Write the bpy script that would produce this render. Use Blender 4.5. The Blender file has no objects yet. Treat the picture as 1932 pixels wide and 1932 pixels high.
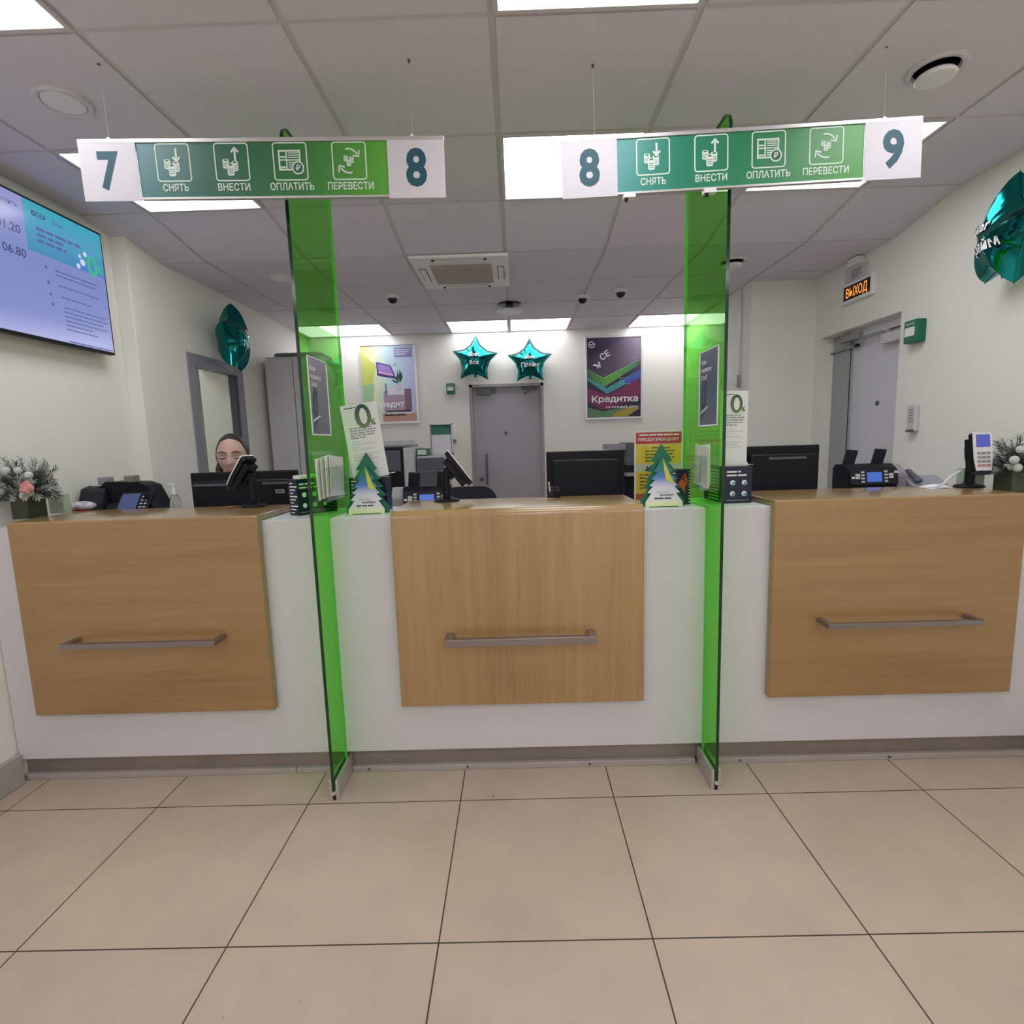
import bpy, bmesh, math, random
from mathutils import Matrix, Vector
random.seed(7)
PI = math.pi
SC = bpy.context.scene
COL = SC.collection

# ------------------------------------------------------------------ camera, world, exposure
cd = bpy.data.cameras.new('camera'); cam = bpy.data.objects.new('camera', cd); COL.objects.link(cam)
cd.sensor_width = 36; cd.sensor_fit = 'HORIZONTAL'; cd.lens = 1007.6 / 1932 * 36; cd.clip_start = .02; cd.clip_end = 60
RT, UP, FW = (0.99952686, 0.00705669, -0.02993748), (0.02875957, 0.13069213, 0.99100578), (-0.01090582, 0.99139789, -0.13042735)
cam.matrix_world = Matrix(((RT[0], UP[0], -FW[0], 0), (RT[1], UP[1], -FW[1], 0), (RT[2], UP[2], -FW[2], 1.4103), (0, 0, 0, 1)))
SC.camera = cam
w = bpy.data.worlds.new('world'); SC.world = w; w.use_nodes = True
w.node_tree.nodes['Background'].inputs[0].default_value = (.8, .85, 1, 1)
w.node_tree.nodes['Background'].inputs[1].default_value = .02
SC.view_settings.view_transform = 'Standard'; SC.view_settings.look = 'None'
SC.view_settings.gamma = 1; SC.view_settings.use_curve_mapping = False
SC.view_settings.exposure = 0.0
SC.cycles.max_bounces = 12; SC.cycles.diffuse_bounces = 6; SC.cycles.transparent_max_bounces = 24
SC.cycles.sample_clamp_indirect = 6
LAMP = 6.9          # radiance of the ceiling panels

# ------------------------------------------------------------------ materials
def lin(c):
    c /= 255.0
    return c / 12.92 if c <= .04045 else ((c + .055) / 1.055) ** 2.4
def S(r, g, b): return (lin(r), lin(g), lin(b), 1)
MATS = {}
def nt(name):
    m = bpy.data.materials.new(name); m.use_nodes = True
    return m, m.node_tree, m.node_tree.nodes['Principled BSDF']
def mat(name, col, rough=.5, metal=0, noise=0, nscale=20, bump=0, spec=.5, coat=0, trans=0, alpha=1):
    if name in MATS: return MATS[name]
    m, t, p = nt(name)
    p.inputs['Base Color'].default_value = col; p.inputs['Roughness'].default_value = rough
    p.inputs['Metallic'].default_value = metal; p.inputs['Specular IOR Level'].default_value = spec
    p.inputs['Coat Weight'].default_value = coat; p.inputs['Transmission Weight'].default_value = trans
    p.inputs['Alpha'].default_value = alpha
    if noise or bump:
        tc = t.nodes.new('ShaderNodeTexCoord'); n = t.nodes.new('ShaderNodeTexNoise')
        n.inputs['Scale'].default_value = nscale; n.inputs['Detail'].default_value = 4
        t.links.new(tc.outputs['Object'], n.inputs['Vector'])
        if noise:
            r = t.nodes.new('ShaderNodeValToRGB')
            a = [max(0, x * (1 - noise)) for x in col[:3]]; b = [min(1, x * (1 + noise)) for x in col[:3]]
            r.color_ramp.elements[0].color = (*a, 1); r.color_ramp.elements[1].color = (*b, 1)
            r.color_ramp.elements[0].position = .3; r.color_ramp.elements[1].position = .7
            t.links.new(n.outputs['Fac'], r.inputs['Fac']); t.links.new(r.outputs['Color'], p.inputs['Base Color'])
        if bump:
            bn = t.nodes.new('ShaderNodeBump'); bn.inputs['Strength'].default_value = bump; bn.inputs['Distance'].default_value = .004
            t.links.new(n.outputs['Fac'], bn.inputs['Height']); t.links.new(bn.outputs['Normal'], p.inputs['Normal'])
    MATS[name] = m
    return m
def emis(name, col, strength):
    if name in MATS: return MATS[name]
    m, t, p = nt(name)
    p.inputs['Base Color'].default_value = (.02, .02, .02, 1); p.inputs['Roughness'].default_value = .25
    p.inputs['Emission Color'].default_value = col; p.inputs['Emission Strength'].default_value = strength
    MATS[name] = m
    return m
def ramp_mat(name, stops, axis='X', lo=0., hi=1., rough=.45, emit=0, vec=None):
    """a printed or displayed colour gradient along one object axis"""
    if name in MATS: return MATS[name]
    m, t, p = nt(name); p.inputs['Roughness'].default_value = rough
    tc = t.nodes.new('ShaderNodeTexCoord')
    if vec:
        d = t.nodes.new('ShaderNodeVectorMath'); d.operation = 'DOT_PRODUCT'; d.inputs[1].default_value = vec
        t.links.new(tc.outputs['Object'], d.inputs[0]); out = d.outputs['Value']
    else:
        sx = t.nodes.new('ShaderNodeSeparateXYZ'); t.links.new(tc.outputs['Object'], sx.inputs[0]); out = sx.outputs[axis]
    mr = t.nodes.new('ShaderNodeMapRange'); mr.inputs[1].default_value = lo; mr.inputs[2].default_value = hi
    t.links.new(out, mr.inputs[0])
    r = t.nodes.new('ShaderNodeValToRGB'); e = r.color_ramp.elements
    e[0].position, e[0].color = stops[0]; e[1].position, e[1].color = stops[-1]
    for pos, c in stops[1:-1]:
        q = e.new(pos); q.color = c
    t.links.new(mr.outputs[0], r.inputs['Fac'])
    if emit:
        p.inputs['Base Color'].default_value = (.02, .02, .02, 1)
        t.links.new(r.outputs['Color'], p.inputs['Emission Color']); p.inputs['Emission Strength'].default_value = emit
    else:
        t.links.new(r.outputs['Color'], p.inputs['Base Color'])
    MATS[name] = m
    return m
def wood(name, axis, c0, c1, c2):
    m, t, p = nt(name)
    tc = t.nodes.new('ShaderNodeTexCoord'); mp = t.nodes.new('ShaderNodeMapping')
    sc = {'X': (1.1, 22, 22), 'Z': (22, 22, 1.1)}[axis]
    mp.inputs['Scale'].default_value = sc
    t.links.new(tc.outputs['Object'], mp.inputs['Vector'])
    n = t.nodes.new('ShaderNodeTexNoise'); n.inputs['Scale'].default_value = 1.6; n.inputs['Detail'].default_value = 8; n.inputs['Roughness'].default_value = .65
    n.inputs['Distortion'].default_value = .6
    t.links.new(mp.outputs[0], n.inputs['Vector'])
    mp2 = t.nodes.new('ShaderNodeMapping'); mp2.inputs['Scale'].default_value = {'X': (.35, 5, 5), 'Z': (5, 5, .35)}[axis]
    t.links.new(tc.outputs['Object'], mp2.inputs['Vector'])
    n2 = t.nodes.new('ShaderNodeTexNoise'); n2.inputs['Scale'].default_value = 1.3; n2.inputs['Detail'].default_value = 3
    t.links.new(mp2.outputs[0], n2.inputs['Vector'])
    mx = t.nodes.new('ShaderNodeMath'); mx.operation = 'MULTIPLY_ADD'; mx.inputs[1].default_value = .55; mx.inputs[2].default_value = 0
    t.links.new(n.outputs['Fac'], mx.inputs[0])
    ad = t.nodes.new('ShaderNodeMath'); ad.operation = 'MULTIPLY_ADD'; ad.inputs[1].default_value = .45
    t.links.new(n2.outputs['Fac'], ad.inputs[0]); t.links.new(mx.outputs[0], ad.inputs[2])
    r = t.nodes.new('ShaderNodeValToRGB'); e = r.color_ramp.elements
    e[0].position = .32; e[0].color = c0; e[1].position = .68; e[1].color = c2
    q = e.new(.5); q.color = c1
    t.links.new(ad.outputs[0], r.inputs['Fac']); t.links.new(r.outputs['Color'], p.inputs['Base Color'])
    p.inputs['Roughness'].default_value = .33; p.inputs['Coat Weight'].default_value = 1; p.inputs['Coat Roughness'].default_value = .16
    b = t.nodes.new('ShaderNodeBump'); b.inputs['Strength'].default_value = .06; b.inputs['Distance'].default_value = .002
    t.links.new(n.outputs['Fac'], b.inputs['Height']); t.links.new(b.outputs['Normal'], p.inputs['Normal'])
    return m
def tinted(name, col, refl=1.0, rough=.02):
    """clear sheet: coloured transmission plus a Fresnel reflection"""
    if name in MATS: return MATS[name]
    m, t, p = nt(name); t.nodes.remove(p)
    o = t.nodes['Material Output']; tr = t.nodes.new('ShaderNodeBsdfTransparent'); tr.inputs[0].default_value = col
    gl = t.nodes.new('ShaderNodeBsdfGlossy'); gl.inputs['Roughness'].default_value = rough
    fr = t.nodes.new('ShaderNodeFresnel'); fr.inputs[0].default_value = 1.45
    k = t.nodes.new('ShaderNodeMath'); k.operation = 'MULTIPLY'; k.inputs[1].default_value = refl
    ge = t.nodes.new('ShaderNodeNewGeometry'); io = t.nodes.new('ShaderNodeMath'); io.operation = 'MULTIPLY_ADD'
    io.inputs[1].default_value = 1 / 1.45 - 1.45; io.inputs[2].default_value = 1.45      # same reflection from either side of the sheet
    t.links.new(ge.outputs['Backfacing'], io.inputs[0]); t.links.new(io.outputs[0], fr.inputs[0])
    mx = t.nodes.new('ShaderNodeMixShader')
    t.links.new(fr.outputs[0], k.inputs[0]); t.links.new(k.outputs[0], mx.inputs[0])
    t.links.new(tr.outputs[0], mx.inputs[1]); t.links.new(gl.outputs[0], mx.inputs[2]); t.links.new(mx.outputs[0], o.inputs[0])
    MATS[name] = m
    return m

M_wall = mat('cream_paint', (.825, .805, .745, 1), .75, bump=.05, nscale=90)
M_white = mat('white_laminate', (.655, .64, .68, 1), .35, noise=.012, nscale=3)
M_kick = mat('brushed_plinth', (.30, .26, .245, 1), .42, .35, noise=.12, nscale=3)
M_trunk = mat('floor_trunking', (.40, .355, .335, 1), .5, noise=.05, nscale=8)
M_oakH = wood('oak_horizontal', 'X', (.28, .157, .055, 1), (.335, .193, .072, 1), (.38, .226, .09, 1))
M_oakV = wood('oak_vertical', 'Z', (.28, .163, .06, 1), (.38, .23, .09, 1), (.435, .275, .115, 1))
M_steel = mat('brushed_steel', (.33, .29, .285, 1), .34, .85, noise=.05, nscale=60)
M_alu = mat('aluminium', (.62, .60, .59, 1), .38, .75)
M_chrome = mat('chrome', (.85, .85, .86, 1), .12, 1)
M_black = mat('black_plastic', (.007, .007, .011, 1), .45, spec=.25)
M_black2 = mat('charcoal_plastic', (.018, .019, .026, 1), .5, spec=.3)
M_grey = mat('grey_plastic', (.30, .29, .31, 1), .5)
M_dgrey = mat('dark_grey_plastic', (.10, .10, .12, 1), .5)
M_lgrey = mat('light_grey_plastic', (.58, .57, .58, 1), .45)
M_whitep = mat('white_plastic', (.80, .79, .80, 1), .4)
M_paper = mat('white_paper', (.82, .80, .84, 1), .7)
M_ink = mat('dark_ink', (.045, .055, .07, 1), .6)
M_greyink = mat('pale_grey_ink', (.34, .33, .37, 1), .6)
M_lightink = mat('faint_ink', (.60, .57, .64, 1), .6)
M_whiteink = mat('white_ink', (.86, .86, .88, 1), .55)
M_teal_num = mat('petrol_ink', S(22, 78, 92), .5)
M_mint = mat('pale_mint_ink', (.66, .80, .70, 1), .5)
M_door = mat('grey_door_paint', (.68, .66, .74, 1), .5)
M_frame_g = mat('grey_frame_paint', (.27, .27, .31, 1), .45)
M_cab = mat('grey_metal_paint', (.55, .545, .55, 1), .45)
M_navy = mat('navy_card', (.010, .016, .042, 1), .4)
M_foil = mat('teal_foil', (.012, .21, .205, 1), .13, 1)
M_glass_g = tinted('green_glass', (.50, .945, .34, 1), .55)
M_glass_e = mat('green_glass_edge', (.004, .035, .014, 1), .12)
M_glass_b = mat('green_glass_lit_edge', (.25, .62, .22, 1), .2)  # lighter copy of the edge green; the back edge's brightness is painted
M_acryl = tinted('clear_acrylic', (.965, .985, .97, 1), .8)
M_pane = tinted('clear_glass', (.93, .96, .95, 1), .8)
M_cord = mat('white_cord', (.75, .72, .80, 1), .45)
M_skin = mat('skin', (.58, .36, .30, 1), .5, noise=.08, nscale=25)
M_hair = mat('dark_brown_hair', (.035, .02, .017, 1), .45)

# ------------------------------------------------------------------ mesh builder
TEXTC = {}
def text_geo(body, bold):
    k = (body, bold)
    if k not in TEXTC:
        c = bpy.data.curves.new('lettering', 'FONT'); c.body = body; c.size = 1; c.offset = bold; c.resolution_u = 3; c.align_x = 'LEFT'
        o = bpy.data.objects.new('lettering', c); COL.objects.link(o)
        dg = bpy.context.evaluated_depsgraph_get()
        me = bpy.data.meshes.new_from_object(o.evaluated_get(dg))
        TEXTC[k] = ([tuple(v.co) for v in me.vertices], [tuple(p.vertices) for p in me.polygons])
        bpy.data.objects.remove(o); bpy.data.curves.remove(c); bpy.data.meshes.remove(me)
    return TEXTC[k]
def rrect(x0, x1, z0, z1, r, n=4):
    pts = []
    for cx, cz, a0 in ((x1 - r, z0 + r, -90), (x1 - r, z1 - r, 0), (x0 + r, z1 - r, 90), (x0 + r, z0 + r, 180)):
        for i in range(n + 1):
            a = math.radians(a0 + 90 * i / n); pts.append((cx + r * math.cos(a), cz + r * math.sin(a)))
    return pts
def arc(cx, cz, r, a0, a1, n=14, rz=None):
    return [(cx + r * math.cos(math.radians(a0 + (a1 - a0) * i / n)), cz + (rz or r) * math.sin(math.radians(a0 + (a1 - a0) * i / n))) for i in range(n + 1)]
class MB:
    def __init__(s, M=None):
        s.v = []; s.f = []; s.mi = []; s.mats = []; s.M = M or Matrix()
    def add(s, vs, fs, m):
        if m not in s.mats: s.mats.append(m)
        k = s.mats.index(m); o = len(s.v)
        s.v += [tuple(s.M @ Vector(p)) for p in vs]
        s.f += [tuple(i + o for i in f) for f in fs]; s.mi += [k] * len(fs)
        return s
    def box(s, x0, x1, y0, y1, z0, z1, m):
        v = [(x, y, z) for x in (x0, x1) for y in (y0, y1) for z in (z0, z1)]
        return s.add(v, [(0, 1, 3, 2), (4, 6, 7, 5), (0, 4, 5, 1), (2, 3, 7, 6), (0, 2, 6, 4), (1, 5, 7, 3)], m)
    def prism(s, pts, y0, y1, m, side=None):
        n = len(pts)
        s.add([(x, y0, z) for x, z in pts] + [(x, y1, z) for x, z in pts], [tuple(range(n)), tuple(range(2 * n - 1, n - 1, -1))], m)
        s.add([(x, y0, z) for x, z in pts] + [(x, y1, z) for x, z in pts], [(i, n + i, n + (i + 1) % n, (i + 1) % n) for i in range(n)], side or m)
        return s
    def prism_x(s, pts, x0, x1, m, side=None):
        n = len(pts); V = [(x0, y, z) for y, z in pts] + [(x1, y, z) for y, z in pts]
        s.add(V, [tuple(range(n)), tuple(range(2 * n - 1, n - 1, -1))], m)
        s.add(V, [(i, n + i, n + (i + 1) % n, (i + 1) % n) for i in range(n)], side or m)
        return s
    def prism_z(s, pts, z0, z1, m, side=None):
        n = len(pts); V = [(x, y, z0) for x, y in pts] + [(x, y, z1) for x, y in pts]
        s.add(V, [tuple(range(n)), tuple(range(2 * n - 1, n - 1, -1))], m)
        s.add(V, [(i, n + i, n + (i + 1) % n, (i + 1) % n) for i in range(n)], side or m)
        return s
    def flat(s, pts, y, m): return s.add([(x, y, z) for x, z in pts], [tuple(range(len(pts)))], m)
    def rect(s, x0, x1, z0, z1, y, m): return s.flat([(x0, z0), (x1, z0), (x1, z1), (x0, z1)], y, m)
    def stroke(s, pts, wd, y, m, closed=False):
        n = len(pts); L = []; R = []
        for i in range(n):
            p = Vector(pts[i]); a = Vector(pts[i - 1]) if (i or closed) else p; b = Vector(pts[(i + 1) % n]) if (i < n - 1 or closed) else p
            d1 = (p - a).normalized() if (p - a).length > 1e-9 else None; d2 = (b - p).normalized() if (b - p).length > 1e-9 else None
            d = ((d1 or d2) + (d2 or d1)).normalized(); nn = Vector((-d.y, d.x))
            k = wd / 2 / max(.5, abs(nn.dot(Vector((-(d1 or d2).y, (d1 or d2).x)))))
            L.append(p + nn * k); R.append(p - nn * k)
        V = [(q.x, y, q.y) for q in L] + [(q.x, y, q.y) for q in R]
        return s.add(V, [(i, (i + 1) % n, n + (i + 1) % n, n + i) for i in range(n if closed else n - 1)], m)
    def cyl(s, p0, p1, r0, m, r1=None, n=16, cap=True):
        r1 = r0 if r1 is None else r1
        p0, p1 = Vector(p0), Vector(p1); d = (p1 - p0).normalized()
        a = d.orthogonal().normalized(); b = d.cross(a)
        V = [tuple(p0 + (a * math.cos(2 * PI * i / n) + b * math.sin(2 * PI * i / n)) * r0) for i in range(n)]
        V += [tuple(p1 + (a * math.cos(2 * PI * i / n) + b * math.sin(2 * PI * i / n)) * r1) for i in range(n)]
        F = [(i, (i + 1) % n, n + (i + 1) % n, n + i) for i in range(n)]
        if cap: F += [tuple(range(n - 1, -1, -1)), tuple(range(n, 2 * n))]
        return s.add(V, F, m)
    def tube(s, path, r, m, n=8):
        P = [Vector(p) for p in path]; V = []; F = []; ref = None
        for i, p in enumerate(P):
            d = (P[min(i + 1, len(P) - 1)] - P[max(i - 1, 0)]).normalized()
            a = (ref - d * ref.dot(d)).normalized() if ref and (ref - d * ref.dot(d)).length > 1e-5 else d.orthogonal().normalized()
            ref = a; b = d.cross(a); rr = r[i] if isinstance(r, (list, tuple)) else r
            V += [tuple(p + (a * math.cos(2 * PI * k / n) + b * math.sin(2 * PI * k / n)) * rr) for k in range(n)]
        for i in range(len(P) - 1):
            F += [(i * n + k, i * n + (k + 1) % n, (i + 1) * n + (k + 1) % n, (i + 1) * n + k) for k in range(n)]
        F += [tuple(range(n - 1, -1, -1)), tuple(range((len(P) - 1) * n, len(P) * n))]
        return s.add(V, F, m)
    def lathe(s, prof, c, m, n=24, ax='z'):
        V = []; F = []
        for r, h in prof:
            for k in range(n):
                x, y = r * math.cos(2 * PI * k / n), r * math.sin(2 * PI * k / n)
                V.append((c[0] + x, c[1] + y, c[2] + h) if ax == 'z' else (c[0] + x, c[1] - h, c[2] + y))
        for i in range(len(prof) - 1):
            F += [(i * n + k, i * n + (k + 1) % n, (i + 1) * n + (k + 1) % n, (i + 1) * n + k) for k in range(n)]
        F += [tuple(range(n - 1, -1, -1)), tuple(range((len(prof) - 1) * n, len(prof) * n))]
        return s.add(V, F, m)
    def ell(s, c, r, m, n=16, k=10):
        if not isinstance(r, (tuple, list)): r = (r, r, r)
        V = [(c[0], c[1], c[2] - r[2])]
        for i in range(1, k):
            a = -PI / 2 + PI * i / k
            V += [(c[0] + r[0] * math.cos(a) * math.cos(2 * PI * j / n), c[1] + r[1] * math.cos(a) * math.sin(2 * PI * j / n), c[2] + r[2] * math.sin(a)) for j in range(n)]
        V.append((c[0], c[1], c[2] + r[2])); F = [(0, 1 + (j + 1) % n, 1 + j) for j in range(n)]
        for i in range(k - 2):
            F += [(1 + i * n + j, 1 + i * n + (j + 1) % n, 1 + (i + 1) * n + (j + 1) % n, 1 + (i + 1) * n + j) for j in range(n)]
        t = len(V) - 1; F += [(t, 1 + (k - 2) * n + j, 1 + (k - 2) * n + (j + 1) % n) for j in range(n)]
        return s.add(V, F, m)
    def text(s, body, x, z, h, y, m, bold=0, width=None, align='C', fn=None):
        """lettering lying on the plane y, capital height about h, baseline z"""
        vs, fs = text_geo(body, bold); k = h / .71
        xs = [v[0] for v in vs]; w0, w1 = min(xs), max(xs); kx = k if width is None else width / (w1 - w0)
        off = {'C': -(w0 + w1) / 2, 'L': -w0, 'R': -w1}[align]
        V = [(x + (v[0] + off) * kx, y, z + v[1] * k) for v in vs]
        if fn: V = [fn(*p) for p in V]
        return s.add(V, fs, m)
    def lines(s, x0, x1, z0, dz, ends, th, y, m):
        """rows of print too small to read: short word-length bars"""
        for i, e in enumerate(ends):
            x = x0; z = z0 - i * dz; X1 = x0 + (x1 - x0) * e
            while x < X1 - th:
                wd = random.uniform(2.5, 6.5) * th; s.rect(x, min(x + wd, X1), z - th / 2, z + th / 2, y, m); x += wd + th * .7
        return s
    def build(s, name, parent=None, bevel=0, seg=2, smooth=None, recalc=False):
        me = bpy.data.meshes.new(name); me.from_pydata(s.v, [], s.f)
        for m in s.mats: me.materials.append(m)
        me.polygons.foreach_set('material_index', s.mi)
        if recalc:
            b = bmesh.new(); b.from_mesh(me); bmesh.ops.remove_doubles(b, verts=b.verts, dist=1e-5); bmesh.ops.recalc_face_normals(b, faces=b.faces); b.to_mesh(me); b.free()
        if smooth is not None:
            me.polygons.foreach_set('use_smooth', [True] * len(me.polygons)); me.set_sharp_from_angle(angle=math.radians(smooth))
        me.update(); o = bpy.data.objects.new(name, me); COL.objects.link(o)
        if parent is not None: o.parent = parent
        if bevel:
            b = o.modifiers.new('bevel', 'BEVEL'); b.width = bevel; b.segments = seg; b.limit_method = 'ANGLE'; b.angle_limit = math.radians(40)
        return o
def tag(o, label=None, cat=None, group=None, kind=None):
    for k, v in (('label', label), ('category', cat), ('group', group), ('kind', kind)):
        if v: o[k] = v
    return o
def thing(name, label, cat, loc=(0, 0, 0), rot=0, group=None):
    o = bpy.data.objects.new(name, None); COL.objects.link(o); o.empty_display_size = .05
    o.location = loc; o.rotation_euler = rot if isinstance(rot, tuple) else (0, 0, rot)
    return tag(o, label, cat, group)
def dup(root, loc, rot=None, label=None):
    r = root.copy(); COL.objects.link(r); r.location = loc
    if rot is not None: r.rotation_euler = rot if isinstance(rot, tuple) else (0, 0, rot)
    if label: r['label'] = label
    for ch in list(root.children):
        c = ch.copy(); COL.objects.link(c); c.parent = r
        for g in ch.children:
            d = g.copy(); COL.objects.link(d); d.parent = c
    return r
def struct(mb, name, **k): return tag(mb.build(name, **k), kind='structure')
LEFTW, RIGHTW = PI / 2, -PI / 2        # local front (-y) turned to face +x / -x

# ------------------------------------------------------------------ floor
FX, FY, FS = -2.0887, 1.9569, .6093
def floor_mat():
    m, t, p = nt('beige_porcelain_tiles')
    tc = t.nodes.new('ShaderNodeTexCoord'); mp = t.nodes.new('ShaderNodeMapping')
    mp.inputs['Location'].default_value = (-FX + 20 * FS, -FY + 20 * FS, 0)
    br = t.nodes.new('ShaderNodeTexBrick'); br.offset = 0; br.squash = 1
    br.inputs['Scale'].default_value = 1; br.inputs['Brick Width'].default_value = FS; br.inputs['Row Height'].default_value = FS
    br.inputs['Mortar Size'].default_value = .0024; br.inputs['Mortar Smooth'].default_value = .1; br.inputs['Bias'].default_value = 0
    br.inputs['Color1'].default_value = (.515, .42, .335, 1); br.inputs['Color2'].default_value = (.54, .44, .35, 1); br.inputs['Mortar'].default_value = (.07, .045, .03, 1)
    n = t.nodes.new('ShaderNodeTexNoise'); n.inputs['Scale'].default_value = 4; n.inputs['Detail'].default_value = 8; n.inputs['Roughness'].default_value = .6
    t.links.new(tc.outputs['Object'], mp.inputs['Vector']); t.links.new(mp.outputs[0], br.inputs['Vector']); t.links.new(tc.outputs['Object'], n.inputs['Vector'])
    sp = t.nodes.new('ShaderNodeTexNoise'); sp.inputs['Scale'].default_value = 28; sp.inputs['Detail'].default_value = 1
    t.links.new(tc.outputs['Object'], sp.inputs['Vector'])
    r2 = t.nodes.new('ShaderNodeValToRGB'); r2.color_ramp.elements[0].position = .17; r2.color_ramp.elements[1].position = .2
    r2.color_ramp.elements[0].color = (.55, .52, .5, 1); r2.color_ramp.elements[1].color = (1, 1, 1, 1)
    t.links.new(sp.outputs['Fac'], r2.inputs['Fac'])
    r = t.nodes.new('ShaderNodeValToRGB'); r.color_ramp.elements[0].position = .3; r.color_ramp.elements[1].position = .7
    r.color_ramp.elements[0].color = (.9, .9, .9, 1); r.color_ramp.elements[1].color = (1.06, 1.05, 1.05, 1)
    t.links.new(n.outputs['Fac'], r.inputs['Fac'])
    mx = t.nodes.new('ShaderNodeMix'); mx.data_type = 'RGBA'; mx.blend_type = 'MULTIPLY'; mx.inputs[0].default_value = 1
    t.links.new(br.outputs['Color'], mx.inputs[6]); t.links.new(r.outputs['Color'], mx.inputs[7])
    mx2 = t.nodes.new('ShaderNodeMix'); mx2.data_type = 'RGBA'; mx2.blend_type = 'MULTIPLY'; mx2.inputs[0].default_value = 1
    t.links.new(mx.outputs[2], mx2.inputs[6]); t.links.new(r2.outputs['Color'], mx2.inputs[7])
    t.links.new(mx2.outputs[2], p.inputs['Base Color']); p.inputs['Roughness'].default_value = .45; p.inputs['Specular IOR Level'].default_value = .35
    b = t.nodes.new('ShaderNodeBump'); b.inputs['Strength'].default_value = .4; b.inputs['Distance'].default_value = .002; b.invert = True
    t.links.new(br.outputs['Fac'], b.inputs['Height']); t.links.new(b.outputs['Normal'], p.inputs['Normal'])
    return m
YB, YF = 5.69, -3.1                    # back wall, wall behind the viewer
struct(MB().box(-2.6, 2.6, YF - .2, YB + .3, -.1, 0, floor_mat()), 'floor')

# ------------------------------------------------------------------ ceiling: lay-in tiles, a sloped row between two levels
ROWS = [-3.1, -2.5, -1.9, -1.3, -.7, -.1, .5, 1.1, 1.7, 2.3, 2.885, 3.379, 3.97, 4.57, 5.155, YB]
COLS = [-2.234 - .4] + [-.034 + .6 * k for k in range(-3, 4)] + [2.6]
ZC, ZB = 2.622, 2.539
def cz(y):
    if y <= 2.885: return ZC
    if y >= 3.379: return ZB
    return ZC + (ZB - ZC) * (y - 2.885) / (3.379 - 2.885)
LAMPS = [(c, r) for r in (0, 2, 4, 5, 7, 9, 14) for c in (1, 4, 6)] + [(3, 14)]
LAMPS = [l for l in LAMPS if l not in ((4, 14), (6, 14), (1, 5), (4, 5), (6, 5))] + [(4, 14), (6, 14)]
M_tile = mat('ceiling_tile', (.70, .665, .735, 1), .85, bump=.35, nscale=160, noise=.03)
M_bar = mat('ceiling_bar', (.62, .59, .61, 1), .6)
cb = MB()
for j in range(len(ROWS) - 1):
    y0, y1 = ROWS[j], ROWS[j + 1]
    for i in range(len(COLS) - 1):
        x0, x1 = COLS[i], COLS[i + 1]; g = .011
        if (i, j) in LAMPS: continue
        a0, a1, b0, b1 = x0 + g, x1 - g, y0 + g, y1 - g
        v = [(a0, b0, cz(y0)), (a1, b0, cz(y0)), (a1, b1, cz(y1)), (a0, b1, cz(y1))]
        v += [(p[0], p[1], p[2] + .02) for p in v]
        cb.add(v, [(3, 2, 1, 0), (4, 5, 6, 7), (0, 1, 5, 4), (1, 2, 6, 5), (2, 3, 7, 6), (3, 0, 4, 7)], M_tile)
for j in range(len(ROWS) - 1):
    y0, y1 = ROWS[j], ROWS[j + 1]; e = .006
    v = [(-2.6, y0, cz(y0) + e), (2.6, y0, cz(y0) + e), (2.6, y1, cz(y1) + e), (-2.6, y1, cz(y1) + e)]
    v += [(p[0], p[1], p[2] + .05) for p in v]
    cb.add(v, [(3, 2, 1, 0), (4, 5, 6, 7), (0, 1, 5, 4), (1, 2, 6, 5), (2, 3, 7, 6), (3, 0, 4, 7)], M_bar)
struct(cb, 'ceiling')
M_lamp2 = emis('rear_panel_light', (.975, .975, 1.03, 1), LAMP * .68)
M_lamp = emis('panel_light', (.975, .975, 1.03, 1), LAMP)
lamp_lab = {(1, 7): 'square white ceiling light panel cut by the top left corner', (4, 7): 'square white ceiling light panel cut by the top edge above the number 8 signs',
            (6, 7): 'added square ceiling light panel, unseen, above the top right edge of the view', (1, 9): 'square ceiling light panel behind the 7 sign board', (4, 9): 'bright square ceiling light panel beside the left 8 of the right sign',  # top right panel is unseen, added to make the light symmetrical
            (6, 9): 'square ceiling light panel behind the 9 sign board', (1, 14): 'rear ceiling light panel above the grey cabinet, seen through green glass', (3, 14): 'left one of the two adjoining rear ceiling light panels above the stars',
            (4, 14): 'right one of the two adjoining rear ceiling light panels above the stars', (6, 14): 'rear ceiling light panel above right of the credit card poster'}
for n, (c, r) in enumerate(LAMPS):
    x0, x1, y0, y1 = COLS[c], COLS[c + 1], ROWS[r], ROWS[r + 1]
    if c == 0: x0 = -2.2
    z = cz((y0 + y1) / 2); hx, hy = (x1 - x0) / 2, (y1 - y0) / 2
    t = thing('ceiling_light', lamp_lab.get((c, r), 'square ceiling light panel overhead behind the viewer'), 'ceiling light', ((x0 + x1) / 2, (y0 + y1) / 2, z), 0, 'recessed ceiling light panels')
    f = MB(); q = .019
    for a in ((-hx + .004, hx - .004, -hy + .004, -hy + q), (-hx + .004, hx - .004, hy - q, hy - .004), (-hx + .004, -hx + q, -hy + q, hy - q), (hx - q, hx - .004, -hy + q, hy - q)):
        f.box(*a, -.004, .006, M_bar)
    f.build('frame', t)
    MB().box(-hx + q, hx - q, -hy + q, hy - q, -.001, .005, M_lamp2 if r == 14 else M_lamp).build('diffuser', t)

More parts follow.
